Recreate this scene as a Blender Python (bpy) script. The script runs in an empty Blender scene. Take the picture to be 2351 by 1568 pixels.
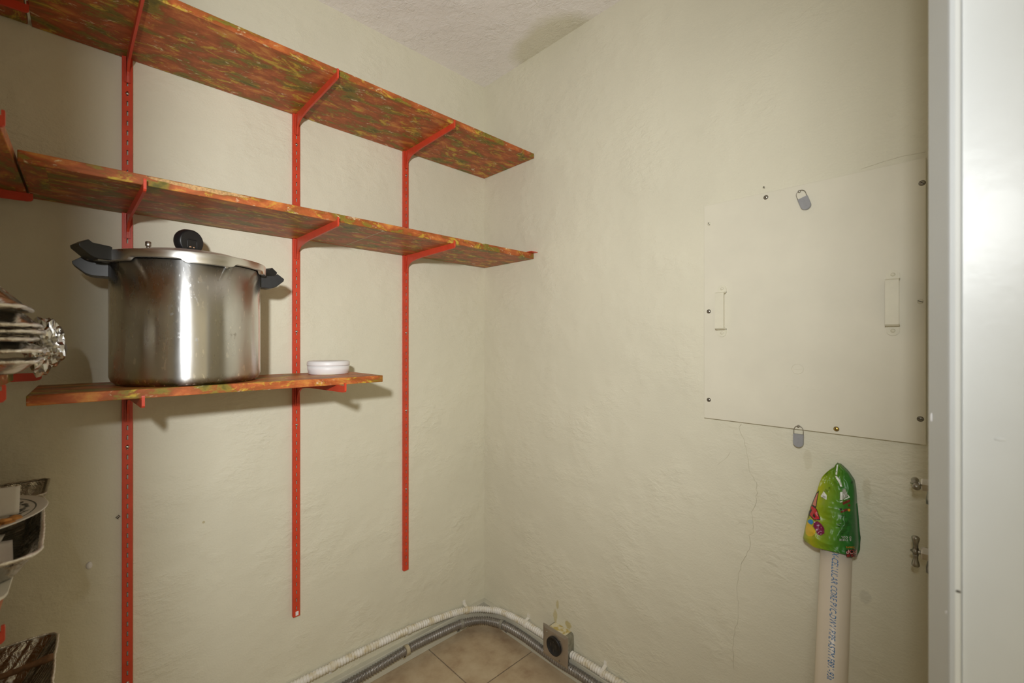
import bpy, bmesh, math, random
from mathutils import Vector, Matrix, noise

sc = bpy.context.scene
COL = sc.collection
PI = math.pi
random.seed(7)

# ------------------------------------------------------------------ camera
cam_d = bpy.data.cameras.new('camera')
cam_d.sensor_width = 36.0
cam_d.lens = 15.494
cam_d.clip_start = 0.02
cam_d.dof.use_dof = True
cam_d.dof.focus_distance = 1.45
cam_d.dof.aperture_fstop = 4.0
cam = bpy.data.objects.new('camera', cam_d)
COL.objects.link(cam)
cam.location = (-1.3140, -1.5460, 1.2535)
cam.rotation_euler = (PI / 2, 0, math.radians(46.047 - 90))
sc.camera = cam

# ------------------------------------------------------------------ world, lights, exposure
world = bpy.data.worlds.new('world')
sc.world = world
world.use_nodes = True
wb = world.node_tree.nodes['Background']
wb.inputs['Color'].default_value = (1.0, 0.83, 0.51, 1)
wb.inputs['Strength'].default_value = 0.60

fl = bpy.data.lights.new('flash', 'SPOT')
fl.energy = 77.0
fl.color = (0.985, 1.0, 1.0)
fl.spot_size = math.radians(124)
fl.spot_blend = 1.0
fl.shadow_soft_size = 0.036
flash = bpy.data.objects.new('flash', fl)
COL.objects.link(flash)
flash.location = (-1.500, -1.580, 1.505)
_aim = Vector((-0.33, 0.0, 1.42))
flash.rotation_euler = (_aim - flash.location).to_track_quat('-Z', 'Y').to_euler()

# added fill light outside the doorway, brightening the jamb and right wall
hl = bpy.data.lights.new('fill_light', 'AREA')
hl.shape = 'RECTANGLE'
hl.size, hl.size_y = 0.45, 0.9
hl.energy = 5.0
hl.color = (0.95, 0.98, 1.0)
door_fill = bpy.data.objects.new('fill_light', hl)
COL.objects.link(door_fill)
door_fill.location = (-2.35, -1.98, 1.75)
door_fill.rotation_euler = (Vector((-0.70, -1.56, 1.55)) - door_fill.location).to_track_quat('-Z', 'Y').to_euler()

sc.view_settings.view_transform = 'Standard'
sc.view_settings.look = 'None'
sc.view_settings.gamma = 1.0
sc.view_settings.use_curve_mapping = False
sc.view_settings.exposure = 0.0

# ------------------------------------------------------------------ material helpers
def new_mat(name):
    m = bpy.data.materials.new(name)
    m.use_nodes = True
    nt = m.node_tree
    return m, nt, nt.nodes['Principled BSDF']

def N(nt, t, **kw):
    n = nt.nodes.new(t)
    for k, v in kw.items():
        setattr(n, k, v)
    return n

def L(nt, a, ao, b, bi):
    nt.links.new(a.outputs[ao], b.inputs[bi])

def coords(nt, scale=(1, 1, 1), rot=(0, 0, 0), out='Object'):
    tc = N(nt, 'ShaderNodeTexCoord')
    mp = N(nt, 'ShaderNodeMapping')
    mp.inputs['Scale'].default_value = scale
    mp.inputs['Rotation'].default_value = rot
    L(nt, tc, out, mp, 'Vector')
    return mp

def noise_tex(nt, mp, scale, detail=4, rough=0.55, dist=0.0):
    n = N(nt, 'ShaderNodeTexNoise')
    n.inputs['Scale'].default_value = scale
    n.inputs['Detail'].default_value = detail
    n.inputs['Roughness'].default_value = rough
    n.inputs['Distortion'].default_value = dist
    L(nt, mp, 'Vector', n, 'Vector')
    return n

def ramp(nt, src, out, stops, interp='LINEAR'):
    r = N(nt, 'ShaderNodeValToRGB')
    r.color_ramp.interpolation = interp
    e = r.color_ramp.elements
    while len(e) < len(stops):
        e.new(0.5)
    for i, (p, c) in enumerate(stops):
        e[i].position = p
        e[i].color = (*c, 1) if len(c) == 3 else c
    L(nt, src, out, r, 'Fac')
    return r

def mix(nt, fac, a, b, blend='MIX'):
    m = N(nt, 'ShaderNodeMix', data_type='RGBA', blend_type=blend)
    for idx, v in ((0, fac), (6, a), (7, b)):
        if isinstance(v, tuple) and hasattr(v[0], 'outputs'):
            nt.links.new(v[0].outputs[v[1]], m.inputs[idx])
        elif isinstance(v, (int, float)):
            m.inputs[idx].default_value = v
        else:
            m.inputs[idx].default_value = (*v, 1)
    return m

def bump(nt, bsdf, src, out, strength, dist, prev=None):
    b = N(nt, 'ShaderNodeBump')
    b.inputs['Strength'].default_value = strength
    b.inputs['Distance'].default_value = dist
    L(nt, src, out, b, 'Height')
    if prev:
        L(nt, prev, 'Normal', b, 'Normal')
    L(nt, b, 'Normal', bsdf, 'Normal')
    return b

def simple(name, col, rough=0.5, metal=0.0, var=0.0, vscale=30, bmp=0.0, bscale=80, bdist=0.002):
    m, nt, b = new_mat(name)
    b.inputs['Base Color'].default_value = (*col, 1)
    b.inputs['Roughness'].default_value = rough
    b.inputs['Metallic'].default_value = metal
    mp = coords(nt)
    n = noise_tex(nt, mp, vscale, 4)
    dark = tuple(c * (1 - var) for c in col)
    lite = tuple(min(1, c * (1 + var)) for c in col)
    r = ramp(nt, n, 'Fac', [(0.3, dark), (0.7, lite)])
    L(nt, r, 'Color', b, 'Base Color')
    if bmp:
        n2 = noise_tex(nt, mp, bscale, 4)
        bump(nt, b, n2, 'Fac', bmp, bdist)
    return m

def spot_mask(nt, mp, pos, rad, stretch=(1, 1, 1), nscale=60, namt=0.6):
    """1 inside an irregular blot round pos (object space), 0 outside"""
    sub = N(nt, 'ShaderNodeVectorMath', operation='SUBTRACT')
    L(nt, mp, 'Vector', sub, 0)
    sub.inputs[1].default_value = pos
    mul = N(nt, 'ShaderNodeVectorMath', operation='MULTIPLY')
    L(nt, sub, 'Vector', mul, 0)
    mul.inputs[1].default_value = stretch
    ln = N(nt, 'ShaderNodeVectorMath', operation='LENGTH')
    L(nt, mul, 'Vector', ln, 0)
    nz = noise_tex(nt, mp, nscale, 4)
    ma = N(nt, 'ShaderNodeMath', operation='MULTIPLY_ADD')
    L(nt, nz, 'Fac', ma, 0)
    ma.inputs[1].default_value = rad * namt * 2
    ma.inputs[2].default_value = -rad * namt
    ad = N(nt, 'ShaderNodeMath', operation='ADD')
    L(nt, ln, 'Value', ad, 0)
    L(nt, ma, 'Value', ad, 1)
    mr = N(nt, 'ShaderNodeMapRange')
    mr.inputs['From Min'].default_value = rad * 0.7
    mr.inputs['From Max'].default_value = rad
    mr.inputs['To Min'].default_value = 1
    mr.inputs['To Max'].default_value = 0
    L(nt, ad, 'Value', mr, 'Value')
    return mr

WALL = (0.735, 0.700, 0.562)
def plaster(name, col, stretch, spots=(), strength=0.5, seam=None):
    m, nt, b = new_mat(name)
    b.inputs['Roughness'].default_value = 0.62
    b.inputs['Specular IOR Level'].default_value = 0.25
    mp0 = coords(nt)
    big = noise_tex(nt, mp0, 2.2, 3)
    r = ramp(nt, big, 'Fac', [(0.3, tuple(c * 0.955 for c in col)), (0.7, tuple(min(1, c * 1.035) for c in col))])
    cur = (r, 'Color')
    for pos, rad, st, colr, amt in spots:
        k = spot_mask(nt, mp0, pos, rad, st)
        mm = N(nt, 'ShaderNodeMath', operation='MULTIPLY')
        L(nt, k, 'Result', mm, 0)
        mm.inputs[1].default_value = amt
        mx = mix(nt, (mm, 'Value'), cur, colr)
        cur = (mx, 2)
    nt.links.new(cur[0].outputs[cur[1]], b.inputs['Base Color'])
    # trowelled relief: soft swells, patches of short wrinkles, fine grain
    mp1 = coords(nt, stretch)
    wr = noise_tex(nt, mp1, 46, 4, 0.55, 0.5)
    fine = noise_tex(nt, mp0, 190, 3)
    swell = noise_tex(nt, mp0, 9, 2)
    mask = noise_tex(nt, mp0, 4.5, 3)
    mk = ramp(nt, mask, 'Fac', [(0.46, (0.10,) * 3), (0.68, (1,) * 3)])
    mul = N(nt, 'ShaderNodeMath', operation='MULTIPLY')
    L(nt, wr, 'Fac', mul, 0)
    L(nt, mk, 'Color', mul, 1)
    a1 = N(nt, 'ShaderNodeMath', operation='MULTIPLY_ADD')
    L(nt, fine, 'Fac', a1, 0)
    a1.inputs[1].default_value = 0.16
    L(nt, mul, 'Value', a1, 2)
    a2 = N(nt, 'ShaderNodeMath', operation='MULTIPLY_ADD')
    L(nt, swell, 'Fac', a2, 0)
    a2.inputs[1].default_value = 0.8
    L(nt, a1, 'Value', a2, 2)
    bump(nt, b, a2, 'Value', strength, 0.010)
    return m

M = {}
M['wall_back'] = plaster('plaster_back', WALL, (0.8, 1, 1.3), [
    ((-1.07, 0, 0.7277), 0.004, (1, 1, 1), (0.45, 0.38, 0.2), 0.7)])
M['wall_right'] = plaster('plaster_right', WALL, (1, 0.75, 1.3), [
    ((0, -1.3773, 0.6539), 0.013, (1, 1, 0.8), (0.42, 0.40, 0.34), 0.28),
    ((0, -0.4376, 0.231), 0.016, (1, 2.0, 0.8), (0.50, 0.40, 0.10), 0.5),
    ((0, -0.4265, 0.1838), 0.020, (1, 1.6, 0.8), (0.50, 0.40, 0.10), 0.5),
    ((0, -0.49, 0.178), 0.016, (1, 1, 1), (0.52, 0.42, 0.14), 0.7),
    ((0, -1.3797, 0.905), 0.022, (1, 2.4, 0.7), (0.50, 0.44, 0.28), 0.30),
    ((0, -1.262, 0.955), 0.026, (1, 2.6, 0.8), (0.55, 0.50, 0.35), 0.3)], 0.46)
M['wall_plain'] = plaster('plaster_plain', WALL, (1, 1, 1))

# ceiling: white textured paint, lapped by wall paint along the right wall away from the corner
m, nt, b = new_mat('ceiling_texture')
b.inputs['Roughness'].default_value = 0.8
mp = coords(nt)
nz = noise_tex(nt, mp, 7, 4)
k = spot_mask(nt, mp, (0.02, -0.42, 0), 0.22, (1.35, 1, 0), 9, 0.25)
base = ramp(nt, nz, 'Fac', [(0.3, (0.90, 0.855, 0.815)), (0.7, (0.94, 0.90, 0.865))])
mx = mix(nt, 0.0, (base, 'Color'), WALL)
L(nt, k, 'Result', mx, 0)
nt.links.new(mx.outputs[2], b.inputs['Base Color'])
w1 = noise_tex(nt, coords(nt, (1.4, 0.9, 1), (0, 0, 0.6)), 38, 5, 0.62, 1.2)
w2 = noise_tex(nt, mp, 130, 3)
mk = ramp(nt, noise_tex(nt, mp, 6, 3), 'Fac', [(0.40, (0.35,) * 3), (0.62, (1,) * 3)])
mm = N(nt, 'ShaderNodeMath', operation='MULTIPLY')
L(nt, w1, 'Fac', mm, 0); L(nt, mk, 'Color', mm, 1)
a1 = N(nt, 'ShaderNodeMath', operation='MULTIPLY_ADD')
L(nt, w2, 'Fac', a1, 0); a1.inputs[1].default_value = 0.15; L(nt, mm, 'Value', a1, 2)
bump(nt, b, a1, 'Value', 0.55, 0.012)
M['ceiling'] = m

# marbled contact paper on the shelves
def paper(name, axis_scale):
    m, nt, b = new_mat(name)
    b.inputs['Roughness'].default_value = 0.45
    b.inputs['Specular IOR Level'].default_value = 0.3
    mp = coords(nt, axis_scale)
    blot = noise_tex(nt, mp, 12.5, 8, 0.64, 0.35)
    r1 = ramp(nt, blot, 'Fac', [(0.34, (0.105, 0.095, 0.016)), (0.43, (0.25, 0.18, 0.026)),
                                (0.475, (0.30, 0.084, 0.020)), (0.57, (0.46, 0.115, 0.033)),
                                (0.66, (0.62, 0.24, 0.055)), (0.76, (0.62, 0.42, 0.08))])
    mpb = coords(nt, tuple(s_ * 1.6 for s_ in axis_scale))
    wisp = noise_tex(nt, mpb, 11, 12, 0.76, 0.8)
    r2 = ramp(nt, wisp, 'Fac', [(0.545, (0, 0, 0)), (0.61, (0.85,) * 3)])
    mx = mix(nt, 0.0, (r1, 'Color'), (0.60, 0.43, 0.05))
    L(nt, r2, 'Color', mx, 0)
    pale = noise_tex(nt, coords(nt, tuple(s_ * 2.4 for s_ in axis_scale), (0.3, 0.2, 0.5)), 16, 12, 0.78, 0.6)
    r3 = ramp(nt, pale, 'Fac', [(0.585, (0, 0, 0)), (0.65, (0.85,) * 3)])
    mx2 = mix(nt, 0.0, (mx, 2), (0.82, 0.72, 0.46))
    L(nt, r3, 'Color', mx2, 0)
    nt.links.new(mx2.outputs[2], b.inputs['Base Color'])
    bump(nt, b, noise_tex(nt, mp, 90, 4), 'Fac', 0.08, 0.002)
    return m
M['paper_x'] = paper('marbled_paper_lengthwise', (0.75, 1.5, 1.5))
M['paper_y'] = paper('marbled_paper_crosswise', (1.5, 0.75, 1.5))
M['chipboard'] = simple('bare_chipboard', (0.50, 0.30, 0.13), 0.85, 0, 0.35, 260, 0.5, 300)

M['red'] = simple('red_enamel', (0.62, 0.060, 0.024), 0.42, 0, 0.10, 25, 0.05, 200)
M['steel'] = simple('bright_steel', (0.56, 0.545, 0.51), 0.34, 1.0, 0.15)
M['dark_steel'] = simple('tarnished_steel', (0.32, 0.30, 0.26), 0.38, 1.0, 0.3, 60, 0.2, 200)
M['brass'] = simple('brass', (0.62, 0.42, 0.10), 0.3, 1.0, 0.2)
M['copper'] = simple('pale_copper', (0.78, 0.56, 0.42), 0.3, 1.0, 0.1)
M['painted_metal'] = simple('cream_painted_metal', WALL, 0.5, 0, 0.05, 20, 0.1, 120)
M['panel'] = simple('cream_painted_panel', (0.735, 0.697, 0.572), 0.5, 0, 0.035, 8, 0.06, 140)
M['jamb'] = simple('white_gloss_trim', (0.62, 0.65, 0.67), 0.35, 0, 0.03, 8, 0.12, 45, 0.003)
M['base'] = simple('grey_painted_baseboard', (0.62, 0.595, 0.49), 0.5, 0, 0.08, 12, 0.1, 60)
M['grout'] = simple('grey_grout', (0.30, 0.235, 0.17), 0.9, 0, 0.2, 60)
M['black'] = simple('black_bakelite', (0.012, 0.012, 0.013), 0.40, 0, 0.3, 30, 0.10, 90)
M['black_rubber'] = simple('black_rubber', (0.015, 0.015, 0.015), 0.6)
M['white_plastic'] = simple('white_plastic', (0.84, 0.83, 0.84), 0.4, 0, 0.02)
M['grey_plastic'] = simple('grey_plastic', (0.30, 0.30, 0.31), 0.5, 0, 0.05)
M['dark_mark'] = simple('dark_mark', (0.05, 0.04, 0.03), 0.7)
M['crack'] = simple('crack_line', (0.50, 0.455, 0.33), 0.9, 0, 0.15, 80)
M['pipe'] = simple('ivory_pvc', (0.70, 0.615, 0.50), 0.35, 0, 0.03, 6)
M['blue_ink'] = simple('blue_ink', (0.02, 0.14, 0.36), 0.6)
M['white_paper'] = simple('white_paper', (0.72, 0.68, 0.62), 0.8, 0, 0.06, 14, 0.15, 30)
M['ceramic'] = simple('white_glass', (0.80, 0.78, 0.74), 0.2, 0, 0.01)
M['cookie'] = simple('golden_biscuit', (0.55, 0.26, 0.075), 0.7, 0, 0.35, 90, 0.4, 200)
M['stick'] = simple('brown_bark', (0.16, 0.075, 0.03), 0.75, 0, 0.5, 70, 0.6, 120)
M['white_foam'] = simple('white_foam', (0.76, 0.74, 0.68), 0.65, 0, 0.04, 20)
M['tan_strap'] = simple('tan_painted_strap', (0.50, 0.43, 0.29), 0.55, 0, 0.15, 80)
M['grey_strap'] = simple('grey_zinc_strap', (0.36, 0.35, 0.32), 0.45, 0.6, 0.15, 80)

# floor tile: mottled beige ceramic
m, nt, b = new_mat('beige_tile')
b.inputs['Roughness'].default_value = 0.45
mp = coords(nt, out='Object')
geo = N(nt, 'ShaderNodeObjectInfo')
va = N(nt, 'ShaderNodeVectorMath', operation='ADD')
L(nt, mp, 'Vector', va, 0); L(nt, geo, 'Location', va, 1)
n1 = N(nt, 'ShaderNodeTexNoise'); n1.inputs['Scale'].default_value = 11; n1.inputs['Detail'].default_value = 7; n1.inputs['Roughness'].default_value = 0.62
L(nt, va, 'Vector', n1, 'Vector')
r = ramp(nt, n1, 'Fac', [(0.32, (0.40, 0.28, 0.175)), (0.5, (0.52, 0.40, 0.26)), (0.68, (0.60, 0.49, 0.335))])
nt.links.new(r.outputs['Color'], b.inputs['Base Color'])
bump(nt, b, n1, 'Fac', 0.06, 0.003)
M['tile'] = m

# spun aluminium (brushed round the pot), scorched near the base
m, nt, b = new_mat('spun_aluminium')
b.inputs['Metallic'].default_value = 1
b.inputs['Anisotropic'].default_value = 0.97
b.inputs['Anisotropic Rotation'].default_value = 0.25
tg = N(nt, 'ShaderNodeTangent', direction_type='RADIAL', axis='Z')
L(nt, tg, 'Tangent', b, 'Tangent')
mp = coords(nt)
st = noise_tex(nt, coords(nt, (1, 1, 60)), 6, 4, 0.6)
sm = noise_tex(nt, coords(nt, (1, 1, 0.25)), 22, 4, 0.6)
rr = ramp(nt, sm, 'Fac', [(0.35, (0.25,) * 3), (0.7, (0.36,) * 3)])
scr = noise_tex(nt, coords(nt, (1, 1, 0.5)), 75, 6, 0.7, 1.5)
scq = ramp(nt, scr, 'Fac', [(0.60, (0, 0, 0)), (0.66, (0.22,) * 3)])
rsum = mix(nt, 1.0, (rr, 'Color'), (scq, 'Color'), 'ADD')
nt.links.new(rsum.outputs[2], b.inputs['Roughness'])
sep = N(nt, 'ShaderNodeSeparateXYZ'); L(nt, mp, 'Vector', sep, 'Vector')
dn = noise_tex(nt, mp, 40, 5)
ma = N(nt, 'ShaderNodeMath', operation='MULTIPLY_ADD'); L(nt, dn, 'Fac', ma, 0); ma.inputs[1].default_value = 0.024; L(nt, sep, 'Z', ma, 2)
burn = ramp(nt, ma, 'Value', [(0.016, (0.20, 0.15, 0.11)), (0.036, (0.76, 0.765, 0.765))])
sc_n = noise_tex(nt, coords(nt, (1, 1, 0.35)), 120, 3)
sr = ramp(nt, sc_n, 'Fac', [(0.64, (0, 0, 0)), (0.68, (1, 1, 1))])
mx = mix(nt, 0.0, (burn, 'Color'), (0.95, 0.94, 0.92)); L(nt, sr, 'Color', mx, 0)
nt.links.new(mx.outputs[2], b.inputs['Base Color'])
bump(nt, b, st, 'Fac', 0.05, 0.001)
M['pot'] = m
m, nt, b = new_mat('polished_aluminium')
b.inputs['Metallic'].default_value = 1
b.inputs['Anisotropic'].default_value = 0.5
b.inputs['Anisotropic Rotation'].default_value = 0.25
tg = N(nt, 'ShaderNodeTangent', direction_type='RADIAL', axis='Z'); L(nt, tg, 'Tangent', b, 'Tangent')
b.inputs['Base Color'].default_value = (0.84, 0.825, 0.80, 1)
rr = ramp(nt, noise_tex(nt, coords(nt, (1, 1, 8)), 20, 3), 'Fac', [(0.3, (0.27,) * 3), (0.7, (0.36,) * 3)])
L(nt, rr, 'Color', b, 'Roughness')
M['lid'] = m

def foil(name, col, rough, scale, strength):
    m, nt, b = new_mat(name)
    b.inputs['Metallic'].default_value = 1
    b.inputs['Base Color'].default_value = (*col, 1)
    b.inputs['Roughness'].default_value = rough
    mp = coords(nt)
    n = noise_tex(nt, mp, scale, 4, 0.6, 0.6)
    bump(nt, b, n, 'Fac', strength, 0.006)
    return m
M['foil'] = foil('aluminium_foil', (0.84, 0.82, 0.78), 0.22, 34, 0.5)
M['foil_shaded'] = foil('aluminium_foil_shaded', (0.50, 0.485, 0.46), 0.26, 40, 0.6)  # darker copy of the foil, shade and dark reflections put into its colour
M['foil_rim'] = foil('rolled_foil_edge', (0.86, 0.83, 0.78), 0.38, 120, 0.6)
M['foil_crumpled'] = foil('crumpled_foil_sheet', (0.66, 0.65, 0.63), 0.18, 26, 0.25)
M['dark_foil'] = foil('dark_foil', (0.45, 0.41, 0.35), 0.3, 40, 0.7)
M['box_metal'] = simple('galvanised_box', (0.40, 0.39, 0.33), 0.45, 0.85, 0.3, 60, 0.2, 150)
M['plate_metal'] = simple('stainless_cover', (0.50, 0.455, 0.41), 0.40, 0.85, 0.12, 12, 0.08, 150)
M['conduit_grey'] = simple('grey_flexible_conduit', (0.33, 0.31, 0.29), 0.4, 0.75, 0.18, 70)

# white painted conduit with worn yellowish paint
m, nt, b = new_mat('white_painted_conduit')
b.inputs['Roughness'].default_value = 0.5
mp = coords(nt)
r = ramp(nt, noise_tex(nt, mp, 28, 5, 0.6), 'Fac', [(0.36, (0.66, 0.58, 0.40)), (0.52, (0.82, 0.79, 0.72)), (0.7, (0.86, 0.84, 0.80))])
nt.links.new(r.outputs['Color'], b.inputs['Base Color'])
M['conduit_white'] = m

# ------------------------------------------------------------------ mesh builder
class MB:
    def __init__(self):
        self.v, self.f, self.s = [], [], []
    def add(self, verts, faces, smooth=False):
        o = len(self.v)
        self.v += [tuple(p) for p in verts]
        self.f += [tuple(i + o for i in fc) for fc in faces]
        self.s += [smooth] * len(faces)
        return self
    def box(self, lo, hi, bev=0.0):
        x0, y0, z0 = lo; x1, y1, z1 = hi
        if bev <= 0:
            v = [(x0, y0, z0), (x1, y0, z0), (x1, y1, z0), (x0, y1, z0), (x0, y0, z1), (x1, y0, z1), (x1, y1, z1), (x0, y1, z1)]
            f = [(0, 3, 2, 1), (4, 5, 6, 7), (0, 1, 5, 4), (1, 2, 6, 5), (2, 3, 7, 6), (3, 0, 4, 7)]
            return self.add(v, f)
        bm = bmesh.new()
        bmesh.ops.create_cube(bm, size=1)
        for w in bm.verts:
            w.co = Vector(((x0 + x1) / 2 + w.co.x * (x1 - x0), (y0 + y1) / 2 + w.co.y * (y1 - y0), (z0 + z1) / 2 + w.co.z * (z1 - z0)))
        bmesh.ops.bevel(bm, geom=bm.edges[:], offset=bev, segments=2, affect='EDGES', profile=0.5)
        self.bm(bm)
        return self
    def bm(self, bm, smooth=False, mat=None):
        bm.verts.index_update()
        vs = [(mat @ w.co if mat else w.co) for w in bm.verts]
        self.add(vs, [[w.index for w in f.verts] for f in bm.faces], smooth)
        bm.free()
        return self
    def prism(self, poly, a, b, to3, smooth=False):
        """poly: 2D outline, extruded from a to b; to3(p, q, t) -> 3D"""
        n = len(poly)
        v = [to3(p, q, a) for p, q in poly] + [to3(p, q, b) for p, q in poly]
        f = [tuple(range(n - 1, -1, -1)), tuple(range(n, 2 * n))]
        f += [(i, (i + 1) % n, n + (i + 1) % n, n + i) for i in range(n)]
        return self.add(v, f, smooth)
    def lathe(self, prof, org, axis, seg=32, smooth=True, ref=None):
        """prof: (radius, height) along axis"""
        ax = Vector(axis).normalized()
        u = Vector(ref) if ref else ax.orthogonal()
        u = (u - ax * u.dot(ax)).normalized()
        w = ax.cross(u)
        o = Vector(org)
        v, f = [], []
        for (r, h) in prof:
            for i in range(seg):
                t = 2 * PI * i / seg
                v.append(o + ax * h + (u * math.cos(t) + w * math.sin(t)) * r)
        for k in range(len(prof) - 1):
            for i in range(seg):
                j = (i + 1) % seg
                f.append((k * seg + i, k * seg + j, (k + 1) * seg + j, (k + 1) * seg + i))
        if prof[0][0] > 1e-6: f.append(tuple(range(seg - 1, -1, -1)))
        if prof[-1][0] > 1e-6: f.append(tuple((len(prof) - 1) * seg + i for i in range(seg)))
        return self.add(v, f, smooth)
    def tube(self, pts, rad, seg=10, closed=False, caps=True, smooth=True, flat=None):
        """rad: number or function(index, arclength)"""
        P = [Vector(p) for p in pts]
        n = len(P)
        v, f = [], []
        arc = 0.0
        prevu = None
        for i in range(n):
            if closed:
                t = (P[(i + 1) % n] - P[i - 1]).normalized()
            else:
                t = (P[min(i + 1, n - 1)] - P[max(i - 1, 0)]).normalized()
            if i: arc += (P[i] - P[i - 1]).length
            if prevu is None:
                u = t.orthogonal().normalized()
            else:
                u = (prevu - t * prevu.dot(t)).normalized()
            prevu = u
            w = t.cross(u)
            r = rad(i, arc) if callable(rad) else rad
            for k in range(seg):
                a = 2 * PI * k / seg
                v.append(P[i] + (u * math.cos(a) + w * math.sin(a)) * r)
        rng = n if closed else n - 1
        for i in range(rng):
            j = (i + 1) % n
            for k in range(seg):
                l = (k + 1) % seg
                f.append((i * seg + k, i * seg + l, j * seg + l, j * seg + k))
        if caps and not closed:
            f.append(tuple(range(seg - 1, -1, -1)))
            f.append(tuple((n - 1) * seg + k for k in range(seg)))
        return self.add(v, f, smooth)
    def ball(self, c, r, sub=2, scale=(1, 1, 1), smooth=True, fn=None):
        bm = bmesh.new()
        bmesh.ops.create_icosphere(bm, subdivisions=sub, radius=1)
        for w in bm.verts:
            k = fn(w.co) if fn else 1.0
            w.co = Vector((c[0] + w.co.x * r * scale[0] * k, c[1] + w.co.y * r * scale[1] * k, c[2] + w.co.z * r * scale[2] * k))
        return self.bm(bm, smooth)
    def move(self, off):
        self.v = [(p[0] - off[0], p[1] - off[1], p[2] - off[2]) for p in self.v]
        return self
    def build(self, name, mat, parent=None, off=None, fix=True):
        if off is not None: self.move(off)
        me = bpy.data.meshes.new(name)
        me.from_pydata(self.v, [], self.f)
        me.polygons.foreach_set('use_smooth', self.s)
        me.update()
        if fix:
            bm = bmesh.new(); bm.from_mesh(me)
            bmesh.ops.recalc_face_normals(bm, faces=bm.faces[:])
            bm.to_mesh(me); bm.free()
        me.materials.append(mat)
        o = bpy.data.objects.new(name, me)
        COL.objects.link(o)
        if parent: o.parent = parent
        return o

def tag(o, label=None, cat=None, group=None, kind=None):
    for k, v in (('label', label), ('category', cat), ('group', group), ('kind', kind)):
        if v: o[k] = v
    return o

def thing(name, loc, label, cat, group=None, rotz=0.0):
    o = bpy.data.objects.new(name, None)
    o.empty_display_size = 0.05
    COL.objects.link(o)
    o.location = loc
    o.rotation_euler = (0, 0, rotz)
    return tag(o, label, cat, group)

def solo(name, mb, mat, base, label, cat, group=None):
    o = mb.build(name, mat, None, base)
    o.location = base
    return tag(o, label, cat, group)

def struct(name, mb, mat, base=(0, 0, 0)):
    o = mb.build(name, mat, None, base)
    o.location = base
    o['kind'] = 'structure'
    return o

def dup(root, loc, label):
    r = root.copy(); COL.objects.link(r); r.location = loc; r['label'] = label
    for ch in list(root.children):
        c = ch.copy(); COL.objects.link(c); c.parent = r
        for g in ch.children:
            d = g.copy(); COL.objects.link(d); d.parent = c
    return r

def text_mb(s, size, conv, thick=0.0, shear=0.0, spacing=1.0, align='CENTER'):
    """flat lettering as mesh; conv(x, y) -> 3D point"""
    cu = bpy.data.curves.new('lettering', 'FONT')
    cu.body = s; cu.size = size; cu.align_x = align; cu.align_y = 'CENTER'
    cu.resolution_u = 3; cu.shear = shear; cu.space_character = spacing
    ob = bpy.data.objects.new('lettering', cu)
    COL.objects.link(ob)
    dg = bpy.context.evaluated_depsgraph_get()
    me = bpy.data.meshes.new_from_object(ob.evaluated_get(dg))
    bm = bmesh.new(); bm.from_mesh(me)
    bmesh.ops.triangulate(bm, faces=bm.faces[:])
    bm.verts.index_update()
    mb = MB()
    mb.add([conv(v.co.x, v.co.y) for v in bm.verts], [[v.index for v in f.verts] for f in bm.faces])
    bm.free()
    bpy.data.objects.remove(ob); bpy.data.curves.remove(cu); bpy.data.meshes.remove(me)
    return mb

# ------------------------------------------------------------------ the room
H = 2.4203
XL, YF = -1.725, -1.52          # left wall, front (door) wall
struct('wall_back', MB().box((XL - 0.1, 0, -0.05), (0.1, 0.1, H + 0.05)), M['wall_back'])
wall_right = struct('wall_right', MB().box((0, YF - 0.14, -0.05), (0.1, 0.0, H + 0.05)), M['wall_right'])
struct('wall_left', MB().box((XL - 0.1, YF - 0.14, -0.05), (XL, 0, H + 0.05)), M['wall_plain'])
wf = MB()
wf.box((-0.655, YF - 0.14, -0.05), (0.0, YF, H + 0.05))
wf.box((XL, YF - 0.14, -0.05), (-1.63, YF, H + 0.05))
wf.box((-1.63, YF - 0.14, 2.06), (-0.655, YF, H + 0.05))
struct('wall_front', wf, M['wall_plain'])
struct('ceiling', MB().box((XL - 0.1, YF - 0.14, H), (0.1, 0.1, H + 0.1)), M['ceiling'], (0, 0, H))
# unseen upright added to block the flash from the back wall's left end
struct('flash_blocker', MB().box((XL, -1.30, 0), (-1.446, -1.20, H)), M['jamb'], (-1.6, -1.25, 0))
# right door jamb: reveal board, bead and splayed inner edge
jb = MB()
jb.box((-0.700, YF - 0.16, 0), (-0.655, -1.5411, 2.06), 0.0008)
jb.prism([(-0.700, -1.5408), (-0.7035, -1.5395), (-0.705, -1.5365), (-0.7035, -1.5328), (-0.700, -1.5310), (-0.6985, -1.531), (-0.653, -1.5152), (-0.650, -1.5160), (-0.650, -1.5408)],
         0, 2.06, lambda p, q, t: (p, q, t))
struct('door_jamb', jb, M['jamb'], (-0.68, -1.56, 0)).name = 'trim_2'
struct('trim_3', MB().box((-1.63, YF - 0.16, 2.05), (-0.70, YF + 0.005, 2.075)), M['jamb'], (-1.1, -1.6, 2.06))
tr2 = bpy.data.objects['trim_2']
for nm, mt, (y, z), (ry, rz) in (('scuff', 'dark_mark', (-1.5385, 1.0105), (0.0022, 0.0012)), ('paint_blob', 'white_plastic', (-1.5305, 0.9835), (0.0012, 0.0018)),
                                 ('paint_blob', 'white_plastic', (-1.5180, 1.172), (0.0010, 0.0050)), ('dent', 'jamb', (-1.5660, 1.162), (0.0040, 0.0016))):
    xx = -0.7045 if y < -1.532 and y > -1.541 else -0.7000 if y < -1.5411 else -0.697 if y < -1.525 else -0.6615
    MB().ball((xx, y, z), 1.0, 2, (0.0006, ry, rz)).build(nm, M[mt], tr2, tuple(tr2.location))
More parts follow.
